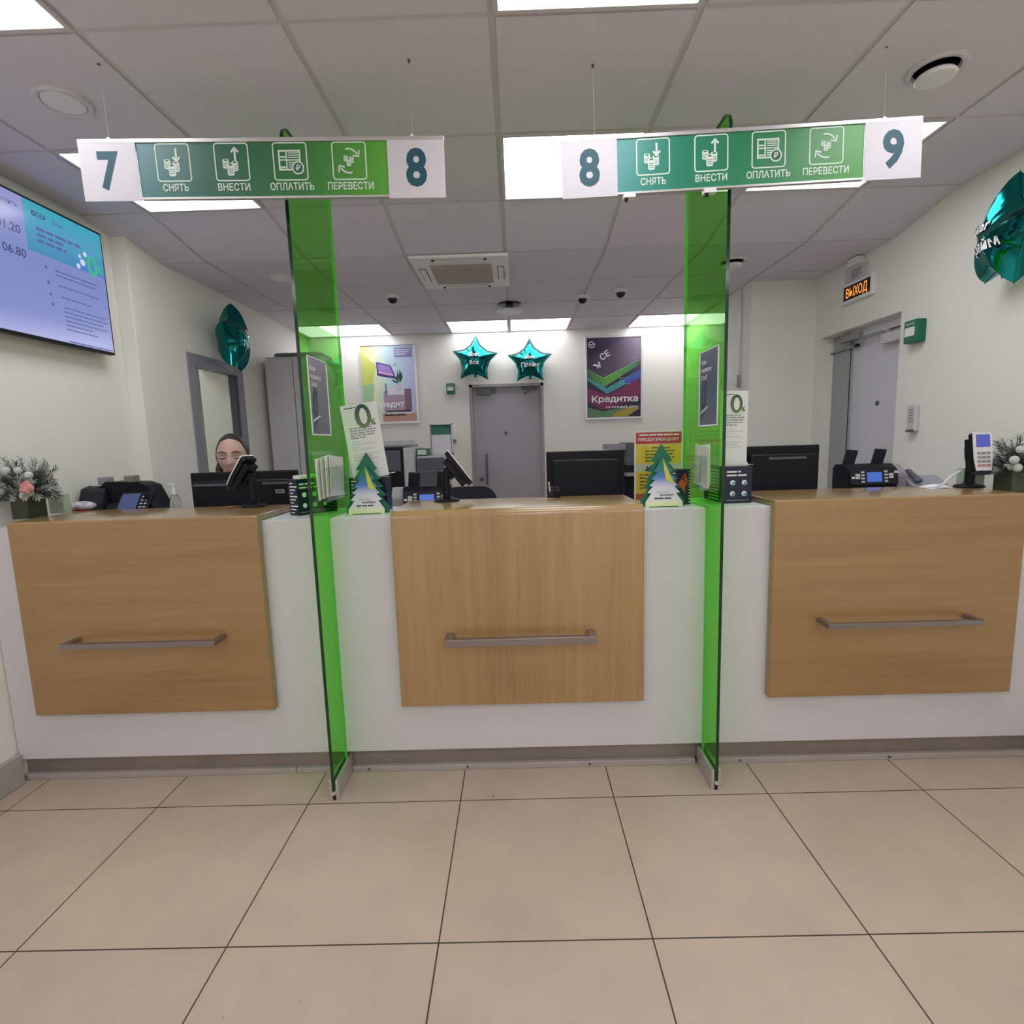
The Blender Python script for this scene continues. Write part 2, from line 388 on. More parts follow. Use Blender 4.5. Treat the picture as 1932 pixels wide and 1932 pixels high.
# ------------------------------------------------------------------ walls
XL, XL2, XR, XC, YC = -2.2, -2.115, 2.28, 1.79, 4.18
H = 2.7
wl = MB()
wl.box(XL - .25, XL, YF, 3.14, 0, H, M_wall)
wl.box(XL - .25, XL2, 3.14, 3.54, 0, H, M_wall); wl.box(XL - .25, XL2, 4.245, YB + .2, 0, H, M_wall); wl.box(XL - .25, XL2, 3.54, 4.245, 2.052, H, M_wall)
struct(wl, 'wall_left')
wr = MB()
wr.box(XR, XR + .25, YF, 3.27, 0, H, M_wall); wr.box(XR, XR + .25, 3.27, 4.1, 2.1, H, M_wall); wr.box(XR, XR + .25, 4.1, YC, 0, H, M_wall)
wr.box(XC, XR + .25, YC, YB + .2, 0, H, M_wall)
struct(wr, 'wall_right')
DX0, DX1, DZ = -.472, .303, 2.012
wb = MB()
wb.box(XL - .25, DX0, YB, YB + .2, 0, H, M_wall); wb.box(DX1, XC, YB, YB + .2, 0, H, M_wall); wb.box(DX0, DX1, YB, YB + .2, DZ, H, M_wall)
struct(wb, 'wall_back')
struct(MB().box(-2.6, 2.6, YF - .2, YF, 0, H, M_wall), 'wall_front')
bbm = mat('baseboard_grey', (.42, .40, .37, 1), .5)
struct(MB().box(XL, XL + .022, YF, 2.14, 0, .135, bbm), 'baseboard_left', bevel=.004)
struct(MB().box(XR - .022, XR, YF, 2.14, 0, .135, bbm), 'baseboard_right', bevel=.004)

# back door
d = MB().box(DX0 + .012, DX1 - .012, YB + .045, YB + .085, 0, DZ - .03, mat('back_door_shaded_grey', (.40, .39, .42, 1), .5))  # darker than the other door grey: grazing overhead light painted into the colour
d1 = struct(d, 'door_1', bevel=.002)
f = MB()
for a in ((DX0, DX0 + .03, 0, DZ), (DX1 - .03, DX1, 0, DZ), (DX0, DX1, DZ - .03, DZ)): f.box(a[0], a[1], YB - .004, YB + .06, a[2], a[3], mat('door_frame_paint', (.36, .34, .34, 1), .5))
f.build('door_frame', d1)
MB().box(-.325, -.305, YB + .015, YB + .03, .96, 1.29, M_dgrey).cyl((-.315, YB + .02, .99), (-.315, YB + .05, .99), .006, M_dgrey).cyl((-.315, YB + .02, 1.26), (-.315, YB + .05, 1.26), .006, M_dgrey).build('pull_handle', d1, bevel=.003)
MB().cyl((-.1, YB + .035, 1.507), (-.1, YB + .05, 1.507), .016, M_dgrey).build('peephole', d1)
MB().cyl((-.375, YB + .03, 1.02), (-.375, YB + .05, 1.02), .02, M_dgrey).build('lock', d1)
MB().box(-.395, -.25, YB + .005, YB + .045, 1.905, 1.965, mat('closer_grey', (.13, .13, .13, 1), .5)).box(-.232, -.198, YB + .02, YB + .045, 1.915, 1.965, M_dgrey).build('door_closer', d1, bevel=.004)
MB().tube([(.235, YB + .03, 1.955), (.15, YB - .02, 1.945), (.13, YB - .03, 1.915), (.105, YB + .03, 1.905)], .008, M_dgrey).box(.075, .22, YB + .02, YB + .045, 1.95, 1.98, M_dgrey).build('closer_arm', d1)

# right door, recessed in the right wall
XD = XR + .11
d2 = struct(MB().box(XD, XD + .04, 3.29, 3.885, 0, 2.04, M_door), 'door_2', bevel=.002)
f = MB().box(XD - .015, XD + .05, 3.885, 4.1, 0, 2.1, mat('door_frame_light', (.40, .40, .42, 1), .5)).box(XD - .03, XD + .05, 3.27, 3.885, 2.045, 2.1, M_door)
f.box(XD - .016, XD - .0145, 3.884, 3.893, 0, 2.04, M_black)
f.build('door_frame', d2)
MB().box(XD - .055, XD - .001, 3.29, 3.53, 1.955, 2.015, M_lgrey).box(XD - .056, XD - .002, 3.29, 3.31, 1.965, 2.01, M_dgrey).box(XD - .04, XD - .01, 3.5, 3.52, 2.01, 2.06, M_lgrey).build('door_closer', d2, bevel=.004)
MB().tube([(XD - .04, 3.5, 2.03), (XD - .05, 3.62, 2.025), (XD - .045, 3.75, 2.03)], .007, M_grey).box(XD - .06, XD - .02, 3.74, 3.95, 2.035, 2.075, M_grey).build('closer_arm', d2)
MB().tube([(XD - .03, 3.83, 1.995), (XD - .03, 4.15, 1.985)], .008, M_grey).ell((XD - .03, 3.8, 1.995), (.012, .03, .012), M_black).build('latch_rod', d2)
MB().cyl((XD - .006, 3.6, 1.59), (XD + .002, 3.6, 1.59), .016, M_dgrey).build('peephole', d2)

# glazed door in the left wall, a lit lobby behind it
d3 = MB(); fx0, fx1 = XL2 - .06, XL2 + .008
for a in ((3.54, 3.615, 0, 2.052), (4.17, 4.245, 0, 2.052), (3.615, 4.17, 1.97, 2.052), (3.615, 4.17, 0, .12)): d3.box(fx0, fx1, a[0], a[1], a[2], a[3], M_frame_g)
d3.box(fx0 + .01, fx1 - .012, 4.125, 4.165, .12, 1.97, mat('dark_gasket', (.06, .06, .08, 1), .5))
d3 = struct(d3, 'door_3', bevel=.003)
MB().box(XL2 - .03, XL2 - .022, 3.615, 4.17, .12, 1.97, M_pane).build('glass_pane', d3)
lb = MB(); cx = XL - .25
lb.box(cx - 1.3, cx - 1.2, 3.2, 6.4, 0, 2.7, M_whitep).box(cx - 1.3, cx, 3.1, 3.2, 0, 2.7, M_wall).box(cx - 1.3, cx, 6.4, 6.5, 0, 2.7, M_wall)
lb.box(cx - 1.3, cx, 3.1, 6.5, -.1, 0, M_trunk).box(cx - 1.3, cx, 3.1, 6.5, 2.5, 2.6, M_tile)
lb.box(cx - .75, cx - .55, 4.7, 5.0, 0, 2.5, M_whitep)
struct(lb, 'wall_lobby')
tl = thing('ceiling_light', 'added light panel, out of view, brightening the lobby behind the glazed left door', 'ceiling light', (cx - .5, 4.2, 2.5))  # unseen lamp added to brighten the lobby
MB().box(-.25, .25, -.5, .5, -.012, -.001, emis('added_lobby_light', (1, .98, .95, 1), 8.0)).build('diffuser', tl)
MB().box(-.26, .26, -.51, .51, -.006, 0, M_bar).build('frame', tl)

# ------------------------------------------------------------------ counter
ct = thing('service_counter', 'long white service counter with a brown plinth running between the side walls', 'counter', (0, 2.145, 0))
b = MB().box(XL + .003, XR - .003, 0, .365, .105, 1.123, M_white); b.build('body', ct, bevel=.003)
MB().box(XL + .003, XR - .003, .035, .33, .02, .105, M_kick).build('plinth', ct)
tr = MB()
for x0, x1 in ((XL + .003, -1.0), (-.998, -.792), (-.752, .738), (.778, XR - .003)): tr.box(x0, x1, .012, .04, 0, .026, M_trunk)
tr.build('floor_trim', ct, bevel=.003)
for x in (-.68, -.25, .28, .93, 1.57): MB().cyl((x, .006, .016), (x, .014, .016), .005, M_dgrey, n=8).build('trim_screw', ct)
def slab(x0, x1, label, m, r, hy, handle):
    xm = (x0 + x1) / 2; t = thing('counter_front', label, 'counter panel', (xm, 2.11, 0)); hw = (x1 - x0) / 2
    pr = [(0, .322), (.0345, .322), (.0345, 1.1235), (.40, 1.1235), (.40, 1.148)] + [(r + r * math.cos(math.radians(a)), 1.148 - r + r * math.sin(math.radians(a))) for a in (90, 112, 135, 157, 180)]
    MB().prism_x(pr, -hw, hw, m).build('wood_slab', t, bevel=.003, smooth=35, recalc=True)
    hx0, hx1, hz, w_ = handle; hx0 -= xm; hx1 -= xm
    h = MB().box(hx0, hx1, -.088, -.088 + w_, hz - w_ / 2, hz + w_ / 2, M_steel)
    for x in (hx0, hx1 - w_): h.box(x, x + w_, -.088 + w_, -.0005, hz - w_ / 2, hz + w_ / 2, M_steel)
    h.build('bag_rail', t, bevel=.002)
slab(-2.06, -1.045, 'oak panel with a steel bag rail on the counter under sign number 7, horizontal grain', M_oakH, .010, 0, (-1.842, -1.218, .652, .022))
slab(-.510, .503, 'middle oak panel with a steel bag rail between the two green glass screens', M_oakV, .030, 0, (-.306, .300, .625, .030))
slab(1.020, 2.016, 'oak panel with a steel bag rail on the counter under the number 9 plate', M_oakH, .010, 0, (1.204, 1.812, .655, .020))

# ------------------------------------------------------------------ green glass screens
def screen(x, y0, label, cl):
    t = thing('glass_screen', label, 'glass partition', (x, y0, 0), 0, 'green glass screens at the counter'); hw = .006; D = .47; y1 = 2.143 - y0; Z = 2.515
    pr = [(0, .015), (y1, .015), (y1, 1.1245), (D, 1.1245)] + [(D - .06 + .06 * math.cos(math.radians(a)), Z - .06 + .06 * math.sin(math.radians(a))) for a in range(0, 91, 15)]
    pr += [(.055 + .055 * math.cos(math.radians(a)), Z - .055 + .055 * math.sin(math.radians(a))) for a in range(90, 181, 15)]
    n = len(pr); V = [(-hw, y, z) for y, z in pr] + [(hw, y, z) for y, z in pr]
    mb = MB().add(V, [tuple(range(n)), tuple(range(2 * n - 1, n - 1, -1))], M_glass_g)
    for i in range(n):
        back = i in (1, 2, 3) or (pr[i][0] > D - .03 and pr[(i + 1) % n][0] > D - .03)
        mb.add(V, [(i, n + i, n + (i + 1) % n, (i + 1) % n)], M_glass_b if back else M_glass_e)
    mb.build('pane', t)
    ch = MB().box(-.019, -hw, .004, y1 + .028, 0, .085, M_alu).box(hw, .019, .004, y1 + .028, 0, .085, M_alu).box(-hw, hw, .004, y1 + .028, 0, .014, M_black)
    c = ch.build('base_channel', t, bevel=.002)
    MB().cyl((0, -.004, .034), (0, .01, .034), .0085, M_chrome).build('end_screw', c)
screen(-.771, 1.972, 'green glass screen standing left of the middle oak panel', 0)
screen(.764, 1.983, 'green glass screen standing right of the middle oak panel', 0)

# ------------------------------------------------------------------ hanging signs
def coins(s, x, z, k, y, m):
    for dx, dz, hh in ((-.30, .20, .42), (.26, .06, .46)):
        coin(s, x + dx * k, z + dz * k, k * .40, k * hh, y, m)
    coin(s, x - .02 * k, z - .14 * k, k * .44, k * .56, y - .0002, m)
def coin(s, x, z, wd, h, y, m):
    a = wd / 2; rz = wd * .2
    s.flat(arc(x, z + h / 2, a, 0, 180, 8, rz) + arc(x, z - h / 2, a, 180, 360, 8, rz), y, m)
    s.flat(arc(x, z + h / 2 - rz * .1, a * .62, 0, 360, 12, rz * .62)[:-1], y - .0001, M_sign_dark)
    for q in (.16, -.06, -.28):
        s.stroke(arc(x, z + h * q, a * .78, 200, 340, 6, rz * .8), wd * .07, y - .0001, M_sign_dark)
def arrow(s, x, z, k, up, y, m):
    d = 1 if up else -1
    s.stroke([(x, z - d * k * .5), (x, z + d * k * .38)], k * .17, y, m)
    s.stroke([(x - k * .30, z + d * k * .16), (x, z + d * k * .47), (x + k * .30, z + d * k * .16)], k * .17, y, m)
M_sign_dark = mat('sign_dark_green_ink', (.03, .13, .09, 1), .5)
def icon(s, kind, x, z, a, y, m):
    s.stroke(rrect(x - a, x + a, z - a * 1.02, z + a * 1.02, a * .17), a * .075, y, m, True)
    if kind in ('out', 'in'):
        coins(s, x - .08 * a, z - .28 * a, a * .95, y, m); arrow(s, x + .22 * a, z + .42 * a, a * .72, kind == 'in', y - .0004, m)
    elif kind == 'pay':
        s.stroke([(x - .66 * a, z + .58 * a), (x + .58 * a, z + .58 * a), (x + .58 * a, z - .45 * a), (x - .66 * a, z - .45 * a)], a * .1, y, m, True)
        s.stroke([(x - .22 * a, z + .58 * a), (x - .22 * a, z - .45 * a)], a * .08, y, m); s.stroke([(x - .66 * a, z + .08 * a), (x + .58 * a, z + .08 * a)], a * .07, y, m)
        for q in (.46, .34, .22): s.stroke([(x - .12 * a, z + q * a), (x + .5 * a, z + q * a)], a * .06, y, m)
        for q in (-.06, -.18, -.3): s.stroke([(x - .12 * a, z + q * a), (x + .2 * a, z + q * a)], a * .06, y, m)
        for q in (.22, -.34): s.rect(x - .6 * a, x - .28 * a, z + (q - .02) * a, z + (q + .07) * a, y, m)
        s.flat(arc(x + .44 * a, z - .36 * a, .34 * a, 0, 360, 20)[:-1], y - .0002, M_sign_dark); s.stroke(arc(x + .44 * a, z - .36 * a, .33 * a, 0, 360, 20)[:-1], a * .08, y - .0003, m, True)
        s.text('₽', x + .44 * a, z - .50 * a, .30 * a, y - .0004, m, .02)
    else:
        coins(s, x - .02 * a, z + .02 * a, a * .62, y, m)
        s.stroke(arc(x - .05 * a, z + .05 * a, .62 * a, 105, 30, 8), a * .09, y, m); s.stroke([(x + .24 * a, z + .30 * a), (x + .56 * a, z + .24 * a), (x + .62 * a, z + .58 * a)], a * .09, y, m)
        s.stroke(arc(x + .0 * a, z + .0 * a, .66 * a, 285, 215, 8), a * .09, y, m); s.stroke([(x - .66 * a, z - .62 * a), (x - .62 * a, z - .26 * a), (x - .28 * a, z - .34 * a)], a * .09, y, m)
WORDS = (('out', 'СНЯТЬ', .083), ('in', 'ВНЕСТИ', .104), ('pay', 'ОПЛАТИТЬ', .142), ('move', 'ПЕРЕВЕСТИ', .148))
def sign(label, cx, cy, zt, zb, rot, tilt, ends, bx, ix, nums, grad, wires, lean=0):
    """ends, bx, ix are measured from the sign's own middle"""
    t = thing('hanging_sign', label, 'sign', (cx, cy, zb), (lean, tilt, rot)); h = zt - zb
    gm = ramp_mat('board_green_' + nums[0], grad, 'X', bx[0], bx[1], .35)
    bd = MB().box(bx[0], bx[1], -.004, .004, .004, h - .012, gm)
    for (kind, wd, wid), x in zip(WORDS, ix):
        icon(bd, kind, x, h * .605, .0535, -.0048, M_mint); bd.text(wd, x, h * .13, .021, -.0048, M_mint, .018, wid)
    bd.build('board', t)
    MB().box(ends[0], ends[1], -.008, .008, h - .012, h, M_alu).build('top_rail', t, bevel=.001)
    MB().box(bx[0], bx[1], -.008, .008, -.002, .004, M_alu).build('bottom_rail', t)
    for (x0, x1), nm, fit in (((ends[0], bx[0]), nums[0], .6), ((bx[1], ends[1]), nums[1], .6)):
        pl = MB().box(x0, x1, -.0075, -.0045, -.006, h - .010, mat('plate_white', (.62, .60, .635, 1), .4))
        pl.text(nm, (x0 + x1) / 2, h * .19, h * .60, -.0082, M_teal_num, .035, .068); pl.build('number_plate', t)
    for x, top in wires:
        MB().tube([(x, 0, h - .004), (x, 0, top - zb)], .0004, M_lgrey, 6).lathe([(.0045, -.009), (.0045, -.001), (.002, 0)], (x, 0, top - zb), M_dgrey, 10).cyl((x, -.004, h), (x, .004, h), .007, M_whitep, n=10).build('wire', t)
    if nums[1] == '9':
        for x in (.40 - cx, .665 - cx): MB().box(x - .02, x + .02, -.012, .012, -.014, .0, M_whitep).box(x - .014, x - .004, -.006, .006, -.022, -.014, M_black).build('clip', t)
G0 = [(0, S(78, 128, 132)), (.28, S(38, 98, 78)), (.62, S(48, 118, 62)), (1, S(92, 168, 58))]
sign('green hanging sign in front of the left glass screen, end plates reading 7 and 8', -.8, 1.862, 2.401, 2.224, 0.02, math.radians(.8), (-.576, .594), (-.394, .41), (-.28, -.092, .096, .286), ('7', '8'), G0, ((-.478, 2.622), (.492, 2.622)), .05)
sign('green hanging sign in front of the right glass screen, end plates reading 8 and 9', .768, 1.898, 2.402, 2.222, -.016, math.radians(-1.0), (-.589, .578), (-.406, .395), (-.288, -.098, .088, .274), ('8', '9'),
     [(0, S(70, 150, 145)), (.25, S(36, 128, 100)), (.65, S(44, 128, 78)), (1, S(74, 152, 58))], ((-.477, 2.622), (.458, 2.622)))

# ------------------------------------------------------------------ ceiling fittings
def vent(label, x, y, z, r, open_):
    t = thing('air_vent', label, 'air vent', (x, y, z), 0, 'round ceiling air vents')
    MB().lathe([(r, 0), (r, -.004), (r * .93, -.012), (r * .78, -.010), (r * .72, .0), (r * .6, .0)], (0, 0, 0), mat('vent_grey_white', (.64, .62, .65, 1), .45), 32).build('ring', t, smooth=40)
    MB().lathe([(.005, -.040 if open_ else -.011), (r * (.62 if open_ else .70), -.036 if open_ else -.011), (r * (.68 if open_ else .74), -.030 if open_ else -.007), (.62 * r, -.022 if open_ else -.004)], (0, 0, 0), M_whitep, 32).build('disc', t, smooth=40)
    MB().lathe([(r * .7, -.0015), (.001, -.0015)], (0, 0, 0), M_black if open_ else M_grey, 24).build('throat', t)
vent('closed round white air vent in the ceiling above the television', -1.525, 2.0, ZC, .087, False)
vent('open round white air vent with a dark gap, upper right ceiling', 1.46, 2.0, ZC, .09, True)
vent('round air vent in the rear ceiling right of the right glass screen', 1.45, 3.69, ZB, .095, True)
vent('round air vent in the rear ceiling left of the left glass screen', -1.53, 3.72, ZB, .095, False)
def dome(label, x, y):
    t = thing('security_camera', label, 'camera', (x, y, ZB), 0, 'dome cameras on the ceiling')
    MB().lathe([(.05, 0), (.052, -.012), (.046, -.024), (.035, -.026)], (0, 0, 0), M_whitep, 24).build('housing', t, smooth=40)
    MB().lathe([(.037, -.022), (.036, -.034), (.030, -.048), (.018, -.058), (.001, -.061)], (0, 0, 0), mat('black_dome', (.008, .008, .012, 1), .08), 24).build('dome', t, smooth=60)
dome('black dome camera on the ceiling left of the air conditioner', -.905, 4.23)
dome('black dome camera directly above the top left of the credit card poster', .56, 4.42)
dome('higher of the two black dome cameras near the right glass screen', .835, 4.28)
t = thing('ceiling_disc', 'flat white disc hung below a dark ceiling gap above the stars', 'ceiling fitting', (-.02, 4.62, ZB))
MB().lathe([(.10, -.045), (.108, -.05), (.10, -.06), (.03, -.062), (.001, -.062)], (0, 0, 0), M_whitep, 32).cyl((0, 0, -.05), (0, 0, 0), .03, M_dgrey).build('disc', t, smooth=40)
MB().lathe([(.001, -.002), (.1, -.002), (.085, -.008), (.001, -.008)], (0, -.02, 0), M_black, 24).build('mount_gap', t)
t = thing('air_conditioner', 'square white cassette air conditioner in the ceiling behind the counter', 'air conditioner', (-.315, 3.70, ZB))
M_ac = mat('ac_white', (.80, .79, .77, 1), .4)
MB().box(-.302, .302, -.325, .325, -.022, 0, M_ac).build('panel', t, bevel=.008)
g = MB().box(-.195, .195, -.195, .205, -.026, -.0222, mat('ac_grille', (.50, .46, .41, 1), .6))
for i in range(16): g.box(-.19, .19, -.19 + i * .025, -.186 + i * .025, -.028, -.026, mat('ac_slat', (.42, .385, .34, 1), .6))
g.build('grille', t)
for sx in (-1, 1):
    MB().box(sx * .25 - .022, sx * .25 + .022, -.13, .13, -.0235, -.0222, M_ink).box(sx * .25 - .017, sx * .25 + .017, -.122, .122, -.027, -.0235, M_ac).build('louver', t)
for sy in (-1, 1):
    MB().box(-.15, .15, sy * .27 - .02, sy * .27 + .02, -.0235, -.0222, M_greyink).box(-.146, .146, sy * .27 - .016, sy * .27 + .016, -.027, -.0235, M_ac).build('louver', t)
for sx in (-1, 1):
    for sy in (-1, 1): MB().cyl((sx * .16, sy * .285, -.028), (sx * .16, sy * .285, -.02), .009, M_black, n=10).build('screw', t)

# ------------------------------------------------------------------ television on the left wall
t = thing('television', 'wide wall television showing a blue and turquoise screen', 'television', (-2.125, 2.335, 1.93), (0, 0, LEFTW))
w2 = .59
MB().box(-w2, w2, .0, .035, 0, .615, M_black).build('casing', t, bevel=.004)
MB().box(-w2 + .3, w2 - .3, .035, .073, .15, .45, M_black2).build('wall_mount', t)
sm = ramp_mat('screen_lavender', [(0, S(168, 172, 220)), (.18, S(128, 138, 196)), (.6, S(118, 132, 190)), (1, S(142, 146, 196))], 'Z', 0, .6, .2, 1.0)  # paler lower end paints the glare on the screen
tm = ramp_mat('screen_turquoise', [(0, S(52, 128, 176)), (.6, S(74, 152, 186)), (1, S(52, 158, 182))], 'Z', .36, .6, .2, 1.0)
sd, sl, sw, sg = emis('screen_dark', S(44, 48, 96), 1), emis('screen_line', S(82, 90, 150), 1), emis('screen_pale', S(205, 208, 238), 1), emis('screen_green', S(62, 176, 132), 1)
s = MB().rect(-w2 + .011, w2 - .011, .013, .603, -.001, sm); X0 = .135
s.rect(X0, w2 - .011, .385, .603, -.0015, tm)
s.text('СБЕР', .215, .545, .020, -.002, sd, .01); s.stroke(arc(.185, .555, .009, 0, 360, 12)[:-1], .004, -.002, sd, True); s.text('Банк', .285, .545, .019, -.002, sl, 0, align='L')
s.lines(.19, .45, .495, .026, (.95, .55, .6), .012, -.002, sl)
for a, b_, m_ in (((.50, .425), (.034, .05), sg), ((.50, .425), (.017, .032), tm)): s.flat(arc(*a, b_[0], 0, 360, 20, b_[1])[:-1], -.002 - (m_ is tm) * .0003, m_)
s.text('%', .548, .40, .035, -.0024, sg, .02)
for cx_, cz_, r_ in ((.41, .40, .012), (.44, .425, .016), (.46, .47, .012), (.425, .45, .009)): s.flat(arc(cx_, cz_, r_, 0, 360, 10)[:-1], -.002, sw)
s.flat([(.36, .40), (.43, .385), (.58, .385), (.58, .392), (.47, .42)], -.0019, emis('screen_blue', S(70, 120, 196), 1))
for i, (zz, e) in enumerate(((.335, (.85, .8)), (.27, (.85,)), (.22, (.65,)), (.175, (.95, 1, .9, .95, .6, .7)))):
    s.lines(.265 + .008 * i, .56, zz, .020, e, .006, -.002, sl); s.flat(arc(.215 + .004 * i, zz, .008, 0, 360, 8)[:-1], -.002, sl)
s.text('101.20', .108, .438, .036, -.002, sd, .004, align='R'); s.text('106.80', .120, .342, .036, -.002, sd, .004, align='R')
s.text('Купить', .11, .548, .022, -.002, sl, .004, align='R')
s.lines(-.45, -.05, .45, .1, (.4, .4), .03, -.002, sl)
s.rect(w2 - .3, w2 - .02, .016, .023, -.002, sl)
s.build('display', t)
MB().tube([(w2 - .01, .02, .40), (w2 + .02, .03, .39), (w2 + .032, .03, .33), (w2 + .02, .03, .27), (w2 - .01, .02, .26)], .004, M_black).build('cable', t)
# pipe casing beside the television is part of the wall
struct(MB().box(XL, XL2 + .001, 3.085, 3.145, 0, 2.6, M_wall), 'trim_1', bevel=.004)

# ------------------------------------------------------------------ star balloons
def star(label, loc, rot, R, twist, lines, tsize, group='teal foil star balloons'):
    t = thing('star_balloon', label, 'balloon', loc, rot, group); r = R * .60; D = R * .42; tw = math.radians(twist)
    def rad(a):
        p = (a - PI / 2 - tw) % (2 * PI / 5); p = min(p, 2 * PI / 5 - p)
        e = R * r * math.sin(PI / 5) / (r * math.sin(PI / 5 - p) + R * math.sin(p))
        q = p / (PI / 5); return e * (1 - .07 * math.sin(PI * q)) * (1 + .05 * q ** 8)
    def dep(x, z):
        a = math.atan2(z, x); q = min(1, math.hypot(x, z) / rad(a)); 
        return D * (1 - q ** 2) ** .72 * (1 + .05 * math.sin(a * 45) * q ** 3)
    N, K = 120, 16; V = [(0, -D, 0)]; F = []
    for k in range(1, K + 1):
        for i in range(N):
            a = 2 * PI * i / N + tw + PI / 2; q = math.sin(PI / 2 * k / K); rr = rad(a) * q; x, z = rr * math.cos(a), rr * math.sin(a)
            V.append((x, -dep(x, z) if k < K else 0, z))
    nb = len(V); V += [(x, -y, z) for x, y, z in V]
    for o in (0, nb):
        F += [tuple(o + q for q in (0, 1 + (i + 1) % N, 1 + i)) for i in range(N)]
        for k in range(K - 1):
            F += [tuple(o + q for q in (1 + k * N + i, 1 + k * N + (i + 1) % N, 1 + (k + 1) * N + (i + 1) % N, 1 + (k + 1) * N + i)) for i in range(N)]
    MB().add(V, F, M_foil).build('foil_body', t, smooth=70, recalc=True)
    rim = MB()
    for i in range(N):
        a, a2 = 2 * PI * i / N + tw + PI / 2, 2 * PI * (i + 1) / N + tw + PI / 2
        P = [(rad(q) * k * math.cos(q), rad(q) * k * math.sin(q)) for q in (a, a2) for k in (.985, 1.035)]
        rim.add([(x, y, z) for y in (-.001, .001) for x, z in (P[0], P[1], P[3], P[2])], [(0, 1, 2, 3), (7, 6, 5, 4), (1, 5, 6, 2)], M_foil)
    rim.build('seam', t)
    for i, ln in enumerate(lines):
        MB().text(ln, 0, R * (.10 - i * .34), tsize, 0, M_whiteink, .02, fn=lambda x, y, z: (x, -dep(x, z) - .005, z)).build('lettering', t)
    va = math.radians(twist - 90)
    MB().tube([(.0, 0, -r * .9), (0, 0, -R * .75)], .012, M_foil).build('tail', t)
    MB().tube([(0, .0, -R * .72), (.0, .02, -R * .9), (0, D + .03, -R * .6)], .0015, M_whitep, 5).build('string', t)
star('teal star balloon reading Sber Box above the grey back door', (-.39, YB - .125, 2.245), 0, .232, -4, ('Sber', 'Box'), .042)
star('teal star balloon reading Sber Прайм right of the Box star', (.165, YB - .125, 2.205), 0, .228, 0, ('Sber', 'Прайм'), .040)
star('dark teal star balloon on the left wall above the glazed door, seen edge on', (XL2 + .13, 3.91, 2.19), LEFTW + .25, .245, 0, ('Sber', 'Прайм'), .036)
star('large teal foil star balloon cut by the right edge of the view', (XR - .145, 2.44, 2.226), RIGHTW - .35, .235, -14, ('Sber', 'Прайм'), .043)

# ------------------------------------------------------------------ posters on the back wall
def framed(name, label, cat, loc, rot, wd, h, fw, fm, dpt=.02):
    t = thing(name, label, cat, loc, rot)
    f = MB()
    for a in ((-wd / 2, wd / 2, 0, fw), (-wd / 2, wd / 2, h - fw, h), (-wd / 2, -wd / 2 + fw, fw, h - fw), (wd / 2 - fw, wd / 2, fw, h - fw)): f.box(a[0], a[1], -dpt, 0, a[2], a[3], fm)
    f.build('frame', t, bevel=.003); return t
M_fr = mat('poster_frame', (.74, .73, .76, 1), .3, .3)
t = framed('wall_poster', 'pale poster of a room with the word Кредит, left of the back door', 'poster', (-1.305, YB, 1.632), 0, .60, .825, .024, M_fr)
pa = ramp_mat('poster_pastel', [(0, S(222, 226, 120)), (.22, S(232, 236, 190)), (.5, S(196, 222, 232)), (1, S(196, 200, 236))], 'X', -.28, .28, .4)
s = MB().box(-.276, .276, -.010, -.002, .024, .80, pa); y = -.0105
s.flat([(-.276, .25), (-.20, .29), (-.12, .60), (-.276, .74)], y, mat('poster_lime', S(205, 214, 110), .5)); s.flat([(-.276, .22), (-.17, .24), (-.15, .42), (-.276, .40)], y - .0002, mat('poster_sage', S(168, 205, 160), .5))
s.rect(.075, .255, .68, .775, y, mat('poster_slate', S(140, 142, 180), .5)); s.lines(.085, .245, .755, .022, (1, .9, .7), .008, y - .0003, M_whiteink)
s.flat([(-.12, .64), (.03, .60), (.085, .46), (-.115, .50)], y, mat('poster_indigo', S(78, 66, 130), .4)); s.flat([(-.105, .622), (.02, .59), (.06, .49), (-.10, .525)], y - .0003, mat('poster_violet', S(166, 132, 214), .4))
s.flat([(-.10, .545), (.045, .51), (.06, .49), (-.10, .525)], y - .0005, mat('poster_pink', S(232, 170, 206), .4)); s.flat([(.05, .595), (.10, .60), (.075, .625)], y, M_greyink)
s.flat([(-.03, .30), (.16, .30), (.15, .36), (.02, .38)], y - .0006, mat('poster_lilac_white', S(226, 218, 232), .5)); s.rect(-.06, .22, .12, .34, y - .0001, mat('poster_mauve', S(176, 150, 172), .5)); s.rect(.16, .23, .14, .36, y - .0002, mat('poster_plum', S(128, 104, 122), .5))
s.rect(-.04, -.025, .28, .42, y - .0003, mat('poster_plum', S(0, 0, 0))); s.rect(-.08, .276, .024, .11, y, mat('poster_wood', S(196, 152, 138), .5)); s.rect(-.06, .17, .085, .105, y - .0004, mat('poster_brown', S(66, 36, 42), .5)); s.rect(-.04, .22, .125, .14, y - .0005, mat('poster_brown', S(0, 0, 0)))
s.flat([(.075, .34), (.14, .34), (.13, .42), (.09, .42)], y - .0007, mat('poster_vase', S(208, 202, 216), .5))
for dx, hh, ln in ((-.012, .13, .016), (.01, .15, .012), (.022, .12, .016), (-.028, .075, .012)): s.flat([(.11 + dx * .4, .42), (.11 + dx + ln, .42 + hh * .5), (.11 + dx, .42 + hh), (.11 + dx - ln * .6, .42 + hh * .5)], y - .0008 - dx * .002, mat('poster_leaf', S(40, 74, 50), .5))
s.flat([(.04, .46), (.10, .425), (.09, .415), (.045, .435)], y - .0009, M_ink)
s.text('Кредит', .0, .178, .058, y - .0011, M_whiteink, .03, .30); s.text('на любые цели', .09, .10, .028, y - .0011, M_whiteink, .012, .26)
s.build('print', t)
t = framed('wall_poster', 'dark poster with stacked bank cards and the word Кредитка', 'poster', (1.035, YB, 1.612), 0, .60, .850, .022, M_fr)
